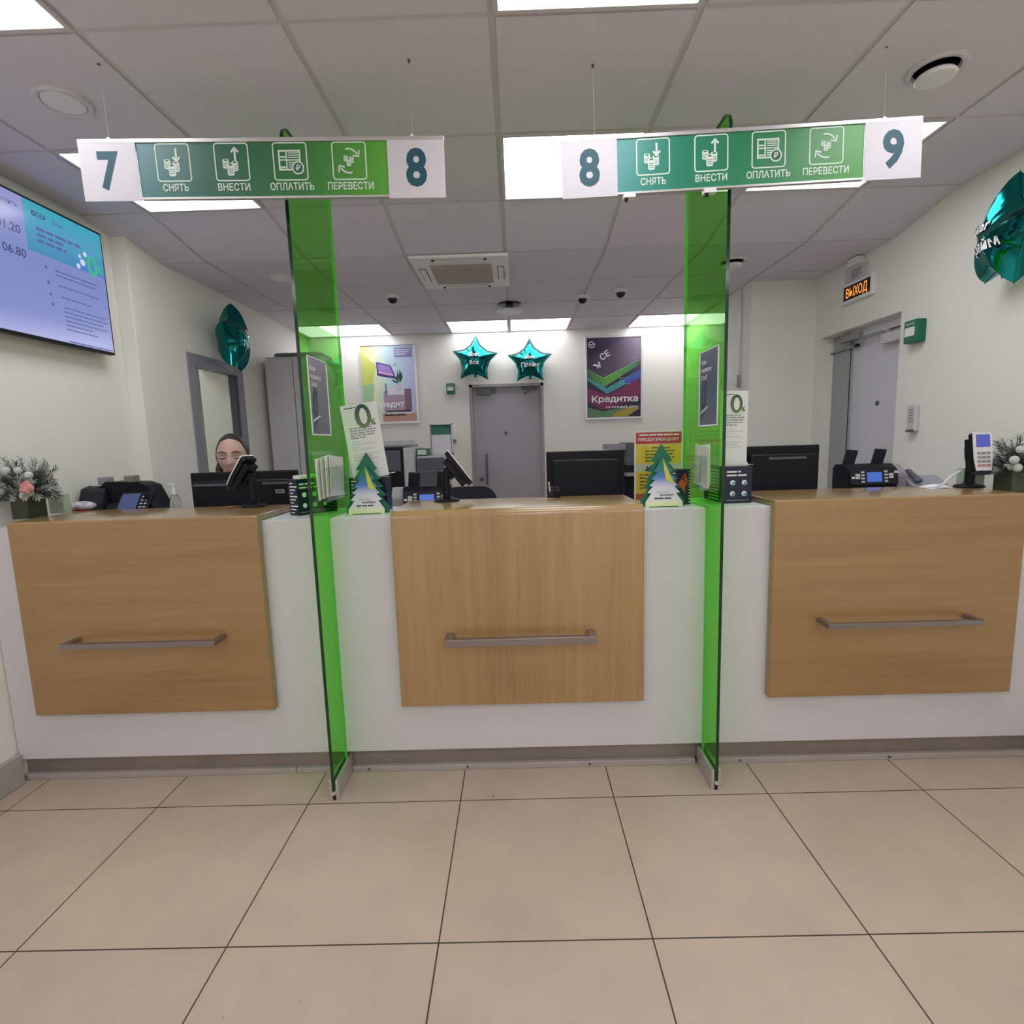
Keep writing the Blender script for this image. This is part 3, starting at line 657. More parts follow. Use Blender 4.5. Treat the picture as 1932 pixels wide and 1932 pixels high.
pm = ramp_mat('poster_night', [(0, S(30, 28, 52)), (.55, S(44, 34, 66)), (1, S(112, 98, 124))], None, -.1, 1.1, .35, vec=(.9, 0, 1.0))
s = MB().box(-.278, .278, -.010, -.002, .022, .828, pm)
def P(px, py): return (-.278 + .556 * (px - 310) / 1095, .828 - .806 * (py - 165) / 1610)   # photo-crop proportions to the sheet
def pf(pts, m, k): s.flat([P(*q) for q in pts], y - k * .0002, m)
pf([(310, 1170), (740, 1320), (1405, 980), (1405, 1400), (640, 1620), (310, 1440)], mat('card_magenta', S(122, 42, 84), .4), 0)
pf([(310, 1000), (720, 1300), (1405, 960), (1405, 820), (700, 1180), (310, 860)], mat('card_teal', S(76, 150, 158), .4), 1)
pf([(1050, 1000), (1405, 830), (1405, 990), (1100, 1120)], mat('card_blue', S(70, 92, 172), .4), 2)
pf([(310, 800), (640, 960), (1405, 600), (1405, 700), (670, 1150), (310, 960)], ramp_mat('card_green', [(0, S(60, 96, 80)), (.45, S(104, 172, 70)), (1, S(70, 110, 96))], 'X', -.278, .278, .4), 3)
pf([(310, 740), (640, 955), (1405, 590), (1405, 180), (1100, 165), (700, 400), (310, 560)], ramp_mat('card_plum', [(0, S(46, 38, 58)), (.5, S(94, 76, 98)), (1, S(140, 124, 146))], 'X', -.278, .278, .35), 4)
s.stroke([P(330, 790), P(650, 975), P(1400, 610)], .004, y - .0012, mat('card_edge', S(176, 206, 160), .4))
pf([(310, 1560), (620, 1650), (1200, 1560), (1400, 1600), (1130, 1770), (330, 1765)], mat('card_olive', S(92, 128, 92), .4), 1); pf([(840, 1700), (1200, 1570), (1380, 1600), (1130, 1765), (840, 1765)], mat('card_gold', S(168, 150, 56), .4), 2)
s.stroke([P(985, 1100), P(985, 975), P(1190, 975)], .004, y - .0014, mat('card_pale', S(150, 200, 220), .4)); s.stroke([P(985, 1095), P(1190, 1095)], .004, y - .0014, mat('card_pale', S(0, 0, 0))); s.stroke([P(1030, 1025), P(1110, 1025)], .004, y - .0014, mat('card_pale', S(0, 0, 0)))
c0 = P(410, 295); s.stroke(arc(*c0, .030, 50, 390, 20), .008, y - .0014, M_whiteink); s.stroke([(c0[0] - .015, c0[1] + .004), (c0[0] - .002, c0[1] - .008), (c0[0] + .022, c0[1] + .014)], .008, y - .0014, M_whiteink)
q0 = P(620, 620); rot_ = Matrix.Rotation(math.radians(33), 2)
def tilted(x, yy, z): v = rot_ @ Vector((x, z)); return (q0[0] + v.x, y - .0014, q0[1] + v.y)
s.text('СЕ', 0, 0, .06, 0, M_whiteink, .012, align='L', fn=tilted); s.stroke([P(440, 700), P(540, 720), P(590, 740)], .016, y - .0014, M_whiteink); s.stroke([P(540, 640), P(575, 690), P(520, 770)], .012, y - .0014, M_whiteink)
s.text('Кредитка', 0.01, .18, .062, y - .0016, M_whiteink, .02, .48); s.text('на каждый день', .085, .115, .026, y - .0016, M_whiteink, .006, .34)
s.build('print', t)

# ------------------------------------------------------------------ small wall fittings
M_cg = mat('call_green', (.0, .14, .075, 1), .4)
def callpoint(label, loc, rot, k):
    t = thing('door_call_point', label, 'call point', loc, rot, 'green door release boxes')
    MB().box(-.05 * k, .05 * k, -.055 * k, 0, -.062 * k, .062 * k, M_cg).build('body', t, bevel=.006)
    MB().box(-.036 * k, .036 * k, -.058 * k, -.054 * k, -.025 * k, .022 * k, M_whitep).build('press_plate', t)
    MB().text('ВЫХОД', 0, .035 * k, .012 * k, -.0562 * k, M_whiteink, 0).build('lettering', t)
callpoint('small green door release box left of the back door', (-.66, YB, 1.975), 0, .85)
callpoint('green door release box on the right wall beside the door', (XR, 3.115, 1.955), RIGHTW, 1.0)
t = thing('exit_sign', 'lit orange ВЫХОД exit sign above the right door', 'exit sign', (XR, 3.67, 2.262), RIGHTW)
MB().box(-.16, .16, -.03, 0, 0, .13, M_whitep).build('housing', t, bevel=.003)
s = MB().box(-.125, .145, -.032, -.030, .02, .108, M_black); s.text('ВЫХОД', .012, .034, .058, -.0325, emis('exit_orange', (1, .33, .05, 1), 1.3), .012, .22); s.build('face', t)
t = thing('wall_sounder', 'white wired box with a grille panel on the wall above the exit sign', 'sounder', (XR, 3.69, 2.40), RIGHTW)
MB().box(-.12, .10, -.018, 0, 0, .085, M_lgrey).build('grille_panel', t, bevel=.003)
g = MB()
for i in range(7): g.box(-.05 + i * .016, -.042 + i * .016, -.0195, -.018, .012, .07, M_grey)
g.build('grille', t)
MB().box(-.05, .05, -.05, 0, .085, .133, M_whitep).build('junction', t, bevel=.004)
t = thing('intercom_panel', 'narrow grey intercom panel on the wall right of the right door', 'intercom', (XR, 3.1, 1.40), RIGHTW)
MB().box(-.03, .03, -.03, 0, 0, .15, M_lgrey).build('body', t, bevel=.006)
s = MB()
for i in range(5): s.box(-.018, .018, -.0315, -.03, .055 + i * .016, .062 + i * .016, M_grey)
s.box(-.026, .026, -.036, -.02, -.004, .012, M_dgrey); s.build('speaker_slots', t)
t = thing('conduit_box', 'white cable conduit with a small socket box above the upright zero percent sheet', 'conduit', (XC, 4.34, 1.80), RIGHTW)
MB().box(-.008, .008, -.012, 0, .0, .735, M_lgrey).box(-.014, .014, -.022, 0, -.02, .08, M_grey).build('conduit', t)
MB().box(-.085, -.018, -.02, 0, .005, .095, M_whitep).build('socket', t, bevel=.006)

# ------------------------------------------------------------------ tall cabinet and what lies on it
t = thing('metal_cabinet', 'tall grey metal cabinet in the rear left corner', 'cabinet', (-1.84, 4.55, 0))
MB().box(-.235, .235, .02, .5, .0, 2.17, M_cab).build('body', t, bevel=.004)
for x0, x1 in ((-.23, -.003), (.003, .23)):
    dd = MB().box(x0, x1, 0, .019, .06, 2.15, M_cab).build('cabinet_door', t, bevel=.003)
    MB().box((-.022 if x0 < 0 else .012), (-.012 if x0 < 0 else .022), -.018, 0, 1.0, 1.12, M_steel).build('door_handle', dd)
t = thing('flat_tray', 'dark round-edged tray lying on top of the grey cabinet', 'tray', (-1.80, 4.72, 2.171))
MB().prism_z(rrect(-.21, .20, -.16, .16, .06), 0, .022, M_dgrey).build('tray_body', t, bevel=.008)
MB().prism_z(rrect(-.2, .19, -.15, .15, .05), .0225, .03, M_lgrey).build('lid', t, bevel=.004)

# ------------------------------------------------------------------ staff worktop (behind the counter) and back desk
t = thing('staff_worktop', 'low white staff worktop hidden behind the service counter', 'desk', (0, 2.52, 0))
MB().box(-2.1, 2.26, 0, .58, .90, .93, M_white).build('worktop', t, bevel=.003)
for x in (-2.08, -.95, .75, 2.2): MB().box(x - .012, x + .012, .05, .55, 0, .90, M_white).build('side_panel', t)
t = thing('back_desk', 'long low desk against the back wall carrying the printers', 'desk', (0, 4.35, 0))
MB().box(-1.55, -.56, .0, .6, .72, .75, M_lgrey).build('desk_top', t)
for x in (-1.5, -.62): MB().box(x - .012, x + .012, .03, .57, 0, .72, M_lgrey).build('desk_leg', t)
t = thing('side_desk', 'low desk at the back wall right of the grey door', 'desk', (0, 4.35, 0))
MB().box(.7, 1.7, .0, .6, .72, .75, M_lgrey).build('desk_top', t)
for x in (.75, 1.65): MB().box(x - .012, x + .012, .03, .57, 0, .72, M_lgrey).build('desk_leg', t)

# ------------------------------------------------------------------ monitors
def monitor(label, loc, rot, wd, h, lift, ridge, sticker, tilt=0):
    t = thing('computer_monitor', label, 'monitor', loc, rot, 'black monitors seen from behind')
    M = Matrix.Translation((0, 0, lift)) @ Matrix.Rotation(tilt, 4, 'X')
    b_ = MB(M).box(-wd / 2, wd / 2, 0, .03, 0, h, M_black); b_.build('bezel', t, bevel=.006)
    sh = MB(M).box(-wd / 2 + .03, wd / 2 - .03, -.035, 0, .02, h - .04, M_black)
    sh.build('back_shell', t, bevel=.012, seg=3)
    if ridge:
        rg = MB(M); zr = h - .062
        for x0, x1 in ridge: rg.prism(rrect(x0 * wd, x1 * wd, zr - .006, zr + .006, .005), -.042, -.034, M_dgrey)
        rg.build('ridge', t, bevel=.002)
    if sticker: MB(M).box(sticker[0], sticker[0] + .045, -.037, -.0352, sticker[1], sticker[1] + .02, M_grey).box(sticker[0] + .007, sticker[0] + .038, -.0375, -.037, sticker[1] + .007, sticker[1] + .014, M_ink).build('label_plate', t)
    MB(M).rect(wd / 2 - .012, -wd / 2 + .012, .012, h - .012, .0305, emis('monitor_glow', (.5, .6, .8, 1), .35)).build('screen', t)
    MB().box(-.035, .035, .02, .055, .01, lift + .16, M_black2).build('stand', t, bevel=.008)
    MB().prism_z(rrect(-.12, .12, -.06, .14, .05), 0, .012, M_black2).build('stand_base', t, bevel=.004)
monitor('wide black monitor seen from behind in front of the seated woman', (-1.405, 2.74, .93), .03, .545, .315, .055, ((-.44, -.06), (.2, .46)), (.17, .20))
monitor('black monitor at the middle window, turned slightly', (.355, 2.78, .93), -.10, .40, .31, .112, None, None)
monitor('black monitor behind the right oak panel beside the white leaflet sheet', (1.345, 2.74, .93), 0, .392, .32, .10, ((-.2, .28),), None)

# ------------------------------------------------------------------ banknote counters
M_lcd = emis('lcd_blue', S(70, 110, 200), .9)
def keys(mb, xs, zs, y, a, m, M=None):
    for x in xs:
        for z in zs: mb.box(x - a, x + a, y - .003, y, z - a * .55, z + a * .55, m)
def counter_machine(label, loc, rot, body_h=.30, cs=1):
    t = thing('banknote_counter', label, 'banknote counter', loc, rot, 'banknote counting machines')
    pr = [(.012, 0), (.14, 0), (.14, body_h - .02), (.12, body_h), (.06, body_h), (.025, body_h - .02), (.012, body_h - .10)]
    MB().prism_x(pr, -.125, .125, M_black).build('body', t, bevel=.006)
    MB().prism_x([(.03, 0), (.16, 0), (.16, body_h - .03), (.14, body_h - .005), (.08, body_h - .005), (.03, body_h - .05)], cs * .1255, cs * .185, M_grey).build('side_cover', t, bevel=.012, seg=3)
    for x in (-.045, .035): MB().box(x - .018, x + .018, .006, .012, .02, body_h - .115, M_grey).build('slot', t)
    pn = MB(Matrix.Translation((0, .012, body_h - .066)) @ Matrix.Rotation(math.radians(-10), 4, 'X'))
    pn.box(-.12, .12, -.012, .006, -.035, .04, M_black2); p_ = pn.build('control_panel', t, bevel=.003)
    q = MB(pn.M).box(-.04, .035, -.0135, -.012, -.022, .026, M_lcd); q.build('display', p_)
    kk = MB(pn.M); keys(kk, (-.062, .056), (-.02, -.004, .012, .028), -.012, .008, M_lgrey); keys(kk, (-.088, .082), (0, .014), -.012, .011, M_lgrey); kk.box(-.118, -.104, -.015, -.012, -.004, .006, M_whitep); kk.box(.1, .116, -.015, -.012, .02, .03, M_whitep); kk.build('keypad', p_)
    for x, l in ((-.075, -.012), (.075, .02)):
        MB(Matrix.Translation((x, .10, body_h - .01)) @ Matrix.Rotation(math.radians(12), 4, 'X') @ Matrix.Rotation(math.radians(6), 4, 'Y')).box(-.03, .03, -.006, .006, 0, .085, M_black2).build('note_guide', t, bevel=.003)
    return t
cmR = counter_machine('black and grey banknote counter with a blue display behind the right oak panel', (1.775, 2.66, .93), .05, .315)
cmC = counter_machine('banknote counter partly hidden behind the middle card terminal', (-.465, 2.74, .93), .10, .262, -1)
t = thing('banknote_sorter', 'dark sloping banknote sorter with a blue screen behind the left oak panel', 'banknote counter', (-1.998, 2.62, .93), .0)
MB().prism([(-.10, 0), (.215, 0), (.20, .20), (.15, .315), (.10, .336), (-.06, .342), (-.11, .30)], 0.03, .14, M_black).prism([(.175, 0), (.215, 0), (.20, .20), (.165, .29), (.15, .25)], -.01, .03, M_black).build('body', t, bevel=.014, seg=3)
MB().prism_x([(-.01, 0), (.12, 0), (.12, .30), (.08, .325), (.02, .31), (-.01, .24)], -.175, -.055, M_black2).build('hopper', t, bevel=.02, seg=3)
MB().prism_x([(-.03, 0), (.05, 0), (.05, .235), (0, .238), (-.03, .20)], -.035, .045, M_black).build('tray', t, bevel=.012)
A = Matrix.Translation((.095, .01, .222)) @ Matrix.Rotation(math.radians(-38), 4, 'X')
MB(A).box(-.07, .09, -.03, .0, -.055, .065, M_black).build('control_panel', t, bevel=.004)
MB(A).box(-.06, .03, -.0315, -.030, -.04, .05, emis('sorter_screen', S(62, 84, 140), .55)).build('display', t)
kk = MB(A); keys(kk, (.05, .07), (-.03, -.01, .01, .03), -.03, .006, M_lgrey); kk.build('keypad', t)
for x, z_, m_ in ((-.10, .355, M_grey), (.035, .36, mat('khaki_plastic', (.26, .24, .17, 1), .5))): MB().box(x - .022, x + .022, .06, .12, z_ - .03, z_ + .010, m_).build('note_guide', t, bevel=.006)

# ------------------------------------------------------------------ card terminals on poles
def terminal(label, loc, rot, tilt, hz, back):
    t = thing('card_terminal', label, 'card terminal', loc, rot, 'card terminals on counter poles')
    MB().lathe([(.056, 0), (.058, .004), (.05, .011), (.03, .014), (.022, .02)], (0, 0, 0), M_black, 28).build('base', t, smooth=40)
    MB().lathe([(.019, .012), (.0175, .10), (.017, hz - .03), (.012, hz - .01)], (0, 0, 0), M_black, 20).build('pole', t, smooth=40)
    A = Matrix.Translation((0, -back, hz)) @ Matrix.Rotation(-tilt, 4, 'X')
    MB(A).box(-.034, .034, .0, .03, -.085, .06, M_black).box(-.018, .018, .03, .05, -.03, .03, M_black).build('cradle', t, bevel=.004)
    MB().cyl((0, -back + .02, hz), (0, .0, hz - .03), .014, M_black).build('joint', t)
    fr = [(-.033, -.082), (.033, -.082), (.041, -.03), (.042, .075), (.036, .084), (-.036, .084), (-.042, .075), (-.041, -.03)]
    MB(A).prism([(x * .97, z * .98) for x, z in fr], -.0205, 0, M_black).build('rear_shell', t, bevel=.004, seg=3)
    dv = MB(A).prism(fr, -.026, -.0205, M_whitep).build('handset', t, bevel=.002)
    MB(A).box(-.031, .031, -.0275, -.026, .02, .074, emis('terminal_screen', S(74, 84, 176), .9)).build('display', dv)
    k = MB(A)
    for i in range(3):
        for j in range(4): k.box(-.029 + i * .021, -.014 + i * .021, -.029, -.026, -.066 + j * .018, -.055 + j * .018, (M_grey if j else mat('key_rust', (.45, .22, .2, 1), .5)))
    k.build('keypad', dv)
    MB(A).box(-.035, .035, -.022, .004, -.1, -.083, M_black2).build('card_slot', dv, bevel=.003)
    return t
t = terminal('card terminal with a lit violet display facing the room on the right oak panel', (2.018, 2.395, 1.1485), .06, math.radians(8), .155, .03)
MB().tube([(-.045, .0, .075), (-.08, .01, .05), (-.12, .0, .02), (-.17, -.01, .006), (-.2, .02, .005)], .004, M_cord, 8).build('cord', t)
terminal('card terminal seen edge on with its face turned left, on the left oak panel', (-1.222, 2.455, 1.1485), RIGHTW - .25, math.radians(38), .155, .045)
terminal('card terminal seen edge on with its face turned right, on the middle oak panel', (-.325, 2.445, 1.1485), LEFTW + .15, math.radians(36), .150, .045)

# ------------------------------------------------------------------ leaflet boxes, card trees, sheets on the counter
M_leafw = mat('leaflet_white', (.80, .80, .80, 1), .6)
def leafbox(label, loc, rot, wd, dp, h, style):
    t = thing('leaflet_box', label, 'leaflet box', loc, rot, 'navy leaflet boxes')
    MB().box(-wd / 2, wd / 2, 0, dp, 0, h, M_navy).build('box_body', t, bevel=.002)
    s = MB()
    if style == 'icons':
        s.lines(-wd * .42, wd * .42, h * .86, h * .1, (.6, .85), .007, -.0006, M_whiteink)
        for x in (-.2, .22):
            for z in (.26, .56): s.flat(arc(x * wd, z * h, .011, 0, 360, 12)[:-1], -.0006, M_whiteink); s.flat(arc(x * wd + .004, z * h - .004, .008, 0, 360, 10)[:-1], -.0009, mat('ice_blue', S(120, 160, 200), .5))
        s.rect(-wd * .4, wd * .4, h * .07, h * .085, -.0006, M_greyink)
    elif style == 'film':
        s.flat([(-wd * .45, h * .6), (wd * .1, h * .9), (wd * .28, h * .7), (wd * .05, h * .45), (wd * .15, h * .3)], -.0006, mat('flame_orange', S(196, 88, 34), .5)); s.flat([(-wd * .2, h * .72), (wd * .05, h * .82), (wd * .1, h * .62)], -.0009, mat('ember_red', S(120, 28, 22), .5))
        for i in range(11): s.rect(wd * .36, wd * .47, h * (.06 + i * .085), h * (.09 + i * .085), -.0006, M_whiteink)
    elif style == 'lines':
        for i in range(9): s.rect(-wd * .44, wd * random.uniform(.0, .4), h * (.08 + i * .1), h * (.115 + i * .1), -.0006, (M_whiteink if i % 3 else M_lightink))
    elif style == 'corner':
        for i in range(10): s.rect(-wd * .32, wd * (.1 + .22 * (i % 3)), h * (.06 + i * .09), h * (.095 + i * .09), -.0006, (M_whiteink if i % 3 else M_lightink))
        s.build('print', t); s = MB(Matrix.Translation((wd / 2, 0, 0)) @ Matrix.Rotation(PI / 2, 4, 'Z'))
        s.lines(.012, dp * .6, h * .86, h * .1, (.7, .9), .007, -.0006, M_whiteink); s.rect(.01, dp * .8, h * .07, h * .085, -.0006, M_greyink)
        for x in (.035, .085, .135):
            for z in (.26, .56): s.flat(arc(x, z * h, .011, 0, 360, 12)[:-1], -.0006, M_whiteink)
    if s.v: s.build('print', t)
    if style == 'corner': return t
    e = MB()
    for i in range(10): e.add([(-wd / 2 - .0006, dp * .25, h * (.05 + i * .09)), (-wd / 2 - .0006, dp * .75, h * (.05 + i * .09)), (-wd / 2 - .0006, dp * .75, h * (.085 + i * .09)), (-wd / 2 - .0006, dp * .25, h * (.085 + i * .09))], [(0, 1, 2, 3)], M_whiteink)
    e.build('side_print', t); return t
leafbox('navy leaflet box with white dashes left of the left glass screen', (-.962, 2.272, 1.1236), -.6, .06, .20, .155, 'corner')
leafbox('navy leaflet box behind the left card tree beside the middle oak panel', (-.655, 2.335, 1.1236), 0, .165, .09, .15, 'lines')
leafbox('navy leaflet box with four pale icons right of the right glass screen', (.935, 2.262, 1.1236), .02, .118, .23, .155, 'icons')
leafbox('slim leaflet box printed with a flame and film holes beside the right card tree', (.706, 2.262, 1.1236), .05, .058, .07, .15, 'film')
def sheet(name, label, loc, rot, tilt, wd, h, fold, z0):
    t = thing(name, label, 'leaflet', loc, (tilt, 0, rot))
    s = MB().box(-wd / 2, wd / 2, 0, .001, z0, h, M_paper)
    om = ramp_mat('leaf_green', [(0, S(112, 134, 92)), (1, S(48, 78, 80))], 'Z', h * .72, h * .95, .5)
    yy = -.0006; cx_, c_z = wd * .08, h * .83
    s.flat(arc(cx_, c_z, wd * .225, 0, 360, 24, wd * .33)[:-1], yy, om); s.flat(arc(cx_ + wd * .01, c_z, wd * .105, 0, 360, 24, wd * .22)[:-1], yy - .0003, M_paper); s.text('%', cx_ + wd * .24, c_z - wd * .27, wd * .16, yy - .0005, om, .04)
    s.lines(-wd * .4, wd * .0, h * .955, .01, (1,), .004, yy, M_ink); s.lines(-wd * .36, wd * .42, h * .68, h * .032, (.8, .95, .9, .85, .6), .0055, yy, M_greyink); s.lines(-wd * .36, wd * .42, h * .50, h * .035, (.3, .9, .25, .8, .0, .9, .7, .85), .004, yy, M_lightink)
    s.build('sheet', t)
    if fold: MB().prism_z([(-wd / 2, 0), (wd / 2 + .03, 0), (wd / 2 + .02, .05), (-wd / 2, .05)], z0 + fold, z0 + fold + .001, M_paper).build('foot_flap', t)
    return t
sheet('info_sheet', 'tall leaning white sheet with a large green zero percent behind the left card tree', (-.635, 2.33, 1.274), 0, math.radians(0), .155, .32, .006, 0)
bpy.data.objects['info_sheet'].rotation_euler = (0, math.radians(-7), .05)
sheet('info_sheet', 'upright white sheet with a large green zero percent right of the right glass screen', (.925, 2.298, 1.279), .04, 0, .118, .315, .004, 0)
for lb_, lc, rt in (('white paper pad on the navy box left of the left glass screen', (-.925, 2.335, 1.279), .95), ('white paper pad on the navy icon box right of the right glass screen', (.938, 2.335, 1.279), .04)):
    t = thing('paper_pad', lb_, 'paper', lc, rt); MB().prism_z(rrect(-.05, .062, -.03, .03, .012), 0.0002, .004, M_paper).build('pad', t); MB().prism_z(rrect(-.048, .058, -.028, .03, .012), .0042, .014, M_paper).build('top_leaf', t, bevel=.003)
def treepts(k):
    R_ = [(0, 1.0)]
    for a, zz, b_, zb in ((.25, .72, .16, .70), (.32, .56, .22, .545), (.38, .43, .28, .415), (.44, .29, .33, .275), (.50, .10, .50, .0)): R_ += [(a, zz), (b_, zb)]
    return [(-x * k[0], z * k[1]) for x, z in R_[1:][::-1]] + [(x * k[0], z * k[1]) for x, z in R_]
def card_tree(label, loc, rot):
    t = thing('card_tree', label, 'display tree', loc, rot, 'fir tree shaped card displays')
    A = Matrix.Translation((0, .03, 0)) @ Matrix.Rotation(math.radians(-6), 4, 'X')
    MB(A).prism(treepts((.18, .262)), 0, .003, mat('fir_green_card', (.0, .15, .075, 1), .45)).build('back_tree', t)
    fm = ramp_mat('card_rainbow', [(0, S(226, 232, 150)), (.16, S(222, 224, 226)), (.40, S(216, 212, 232)), (.58, S(80, 128, 200)), (.75, S(28, 120, 130)), (.92, S(20, 130, 70))], 'Z', 0, .21, .45)
    s = MB(Matrix.Rotation(math.radians(-7), 4, 'X')); s.prism(treepts((.152, .207)), 0, .003, fm)
    s.flat([(.0, .20), (.022, .148), (.030, .125), (.045, .10), (.012, .108), (.004, .15)], -.0005, mat('card_yellow', S(206, 204, 70), .45))
    s.text('на каждом', .012, .046, .010, -.0008, M_ink, .02, .055); s.lines(-.04, .03, .036, .01, (1,), .006, -.0008, M_ink); s.lines(-.03, .02, .062, .01, (1,), .003, -.0008, M_greyink)
    s.build('front_tree', t)
    MB().box(-.06, .06, .0, .06, 0, .003, mat('fir_green_card', S(0, 0, 0))).build('foot', t)
card_tree('card fir tree with a blue and yellow front beside the left glass screen', (-.642, 2.245, 1.1237), .05)
card_tree('card fir tree with a blue and yellow front before the yellow notice', (.606, 2.20, 1.1237), -.03)
t = thing('notice_stand', 'yellow notice with a red heading behind the right card tree', 'notice', (.640, 2.42, 1.1236), -.03)
s = MB().box(-.108, .108, 0, .003, .0, .315, M_paper); y = -.0006; yl, rd = mat('notice_yellow', S(232, 196, 62), .55), mat('notice_red', S(196, 44, 58), .55)
s.rect(-.102, .102, .258, .31, y, rd); s.rect(-.102, .102, .028, .256, y, yl); s.rect(-.102, .102, .006, .034, y - .0002, mat('notice_rust', S(204, 84, 56), .55)); s.rect(-.102, .102, .135, .17, y - .0003, mat('notice_pale', S(206, 200, 186), .5))
s.flat([(-.06, .137), (-.05, .162), (-.045, .15), (-.03, .165), (-.015, .14)], y - .0005, M_ink)
s.lines(-.085, .09, .298, .01, (1,), .006, y - .0006, M_whiteink); s.text('ПРЕДУПРЕЖДАЕТ', 0, .272, .012, y - .0006, M_whiteink, .02, .18)
s.lines(-.03, .05, .24, .014, (1,), .005, y - .0005, M_ink); s.lines(-.06, .07, .226, .0145, (1, .95, 1, .9), .005, y - .0005, M_ink); s.lines(-.085, .09, .12, .015, (1, .9, 1, .8, .9), .005, y - .0005, M_ink); s.lines(-.06, .05, .02, .01, (1,), .008, y - .0006, M_whiteink)
s.build('notice_sheet', t)
MB().box(-.109, .109, -.003, -.0015, 0, .316, M_acryl).box(-.109, .109, -.003, .05, -.0002, .0025, M_acryl).build('acrylic_holder', t)

# ------------------------------------------------------------------ posters and leaflet holders on the glass screens
def glass_poster(label, loc, rot, m, lines):
    t = framed('glass_poster', label, 'poster', loc, rot, .205, .296, .007, M_fr, .006)
    s = MB().box(-.0965, .0965, -.003, 0, .007, .289, m); y = -.0035
    for i, (ln, wd) in enumerate(lines): s.text(ln, -.08, .245 - i * .03, .016, y, M_whiteink, .01, wd, align='L')
    dk = mat('poster_shade', S(44, 62, 74), .5)
    s.flat([(-.07, .03), (-.03, .06), (-.02, .17), (-.05, .19), (-.075, .14)], y, dk); s.flat([(-.08, .05), (.0, .075), (-.01, .08), (-.08, .06)], y - .0002, M_lightink)
    for x, z0, z1 in ((-.055, .09, .15), (.0, .08, .13), (.03, .11, .15)): s.flat([(x, z0), (x + .006, z0 + .01), (x + .01, z1), (x + .003, z1 - .01)], y - .0003, mat('poster_mist', S(110, 130, 150), .5))
    s.build('print', t)
glass_poster('small dark framed poster on the right-hand glass screen', (.7578, 2.128, 1.446), RIGHTW, ramp_mat('poster_navy', [(0, S(92, 98, 116)), (.5, S(64, 78, 104)), (1, S(46, 54, 84))], 'Z', 0, .29, .3), (('Бери', .05), ('подписку', .11), ('СберП', .065)))
glass_poster('small grey framed poster on the left-hand glass screen', (-.7648, 2.122, 1.456), LEFTW, ramp_mat('poster_greymauve', [(0, S(82, 84, 108)), (.5, S(108, 106, 120)), (1, S(122, 108, 126))], 'Z', 0, .29, .3), (('Бери', .05), ('подписку', .11), ('СберП', .065)))
def holder(label, lab2, loc, rot, grp):
    t = thing('leaflet_holder', label, 'leaflet holder', loc, rot, 'clear leaflet holders on the glass')
    MB().box(-.125, .125, -.003, 0, 0, .19, M_acryl).box(-.125, .125, -.05, -.003, 0, .003, M_acryl).box(-.125, -.122, -.05, -.003, .003, .13, M_acryl).box(.122, .125, -.05, -.003, .003, .13, M_acryl).build('back', t)
    MB().box(-.125, .125, -.053, -.05, 0, .13, M_acryl).build('front', t)
    m1, m2, m3 = mat('leaflet_cream', (.72, .74, .66, 1), .6), mat('leaflet_greygreen', (.42, .47, .42, 1), .6), mat('leaflet_fold', (.55, .58, .52, 1), .6)
    for i in range(4):
        l = thing('leaflet', lab2, 'leaflet', loc, rot, grp); dy = -.012 - i * .009; dx = (i - 1.5) * .018
        MB(Matrix.Translation((dx, dy, .004)) @ Matrix.Rotation(math.radians(3 * (i - 1.5)), 4, 'Y')).box(-.078, .078, -.0022, .0022, .008, .165, (m1, m3, m1, m3)[i]).build('cover', l)
        q = MB(Matrix.Translation((dx, dy - .003, .004)) @ Matrix.Rotation(math.radians(3 * (i - 1.5)), 4, 'Y'))
        for k in range(5): q.rect(-.07 + k * .03, -.062 + k * .03 + .012 * (k % 2), .02, .15 - .01 * k, 0, (m2, m3)[k % 2])
        q.build('print', l)
holder('clear leaflet holder on the left-hand glass screen', 'folded pale leaflet standing in the clear holder on the left glass screen', (-.7648, 2.118, 1.205), LEFTW, 'leaflets in the left holder')
holder('clear leaflet holder on the right-hand glass screen', 'folded pale leaflet standing in the clear holder on the right glass screen', (.7578, 2.118, 1.205), RIGHTW, 'leaflets in the right holder')

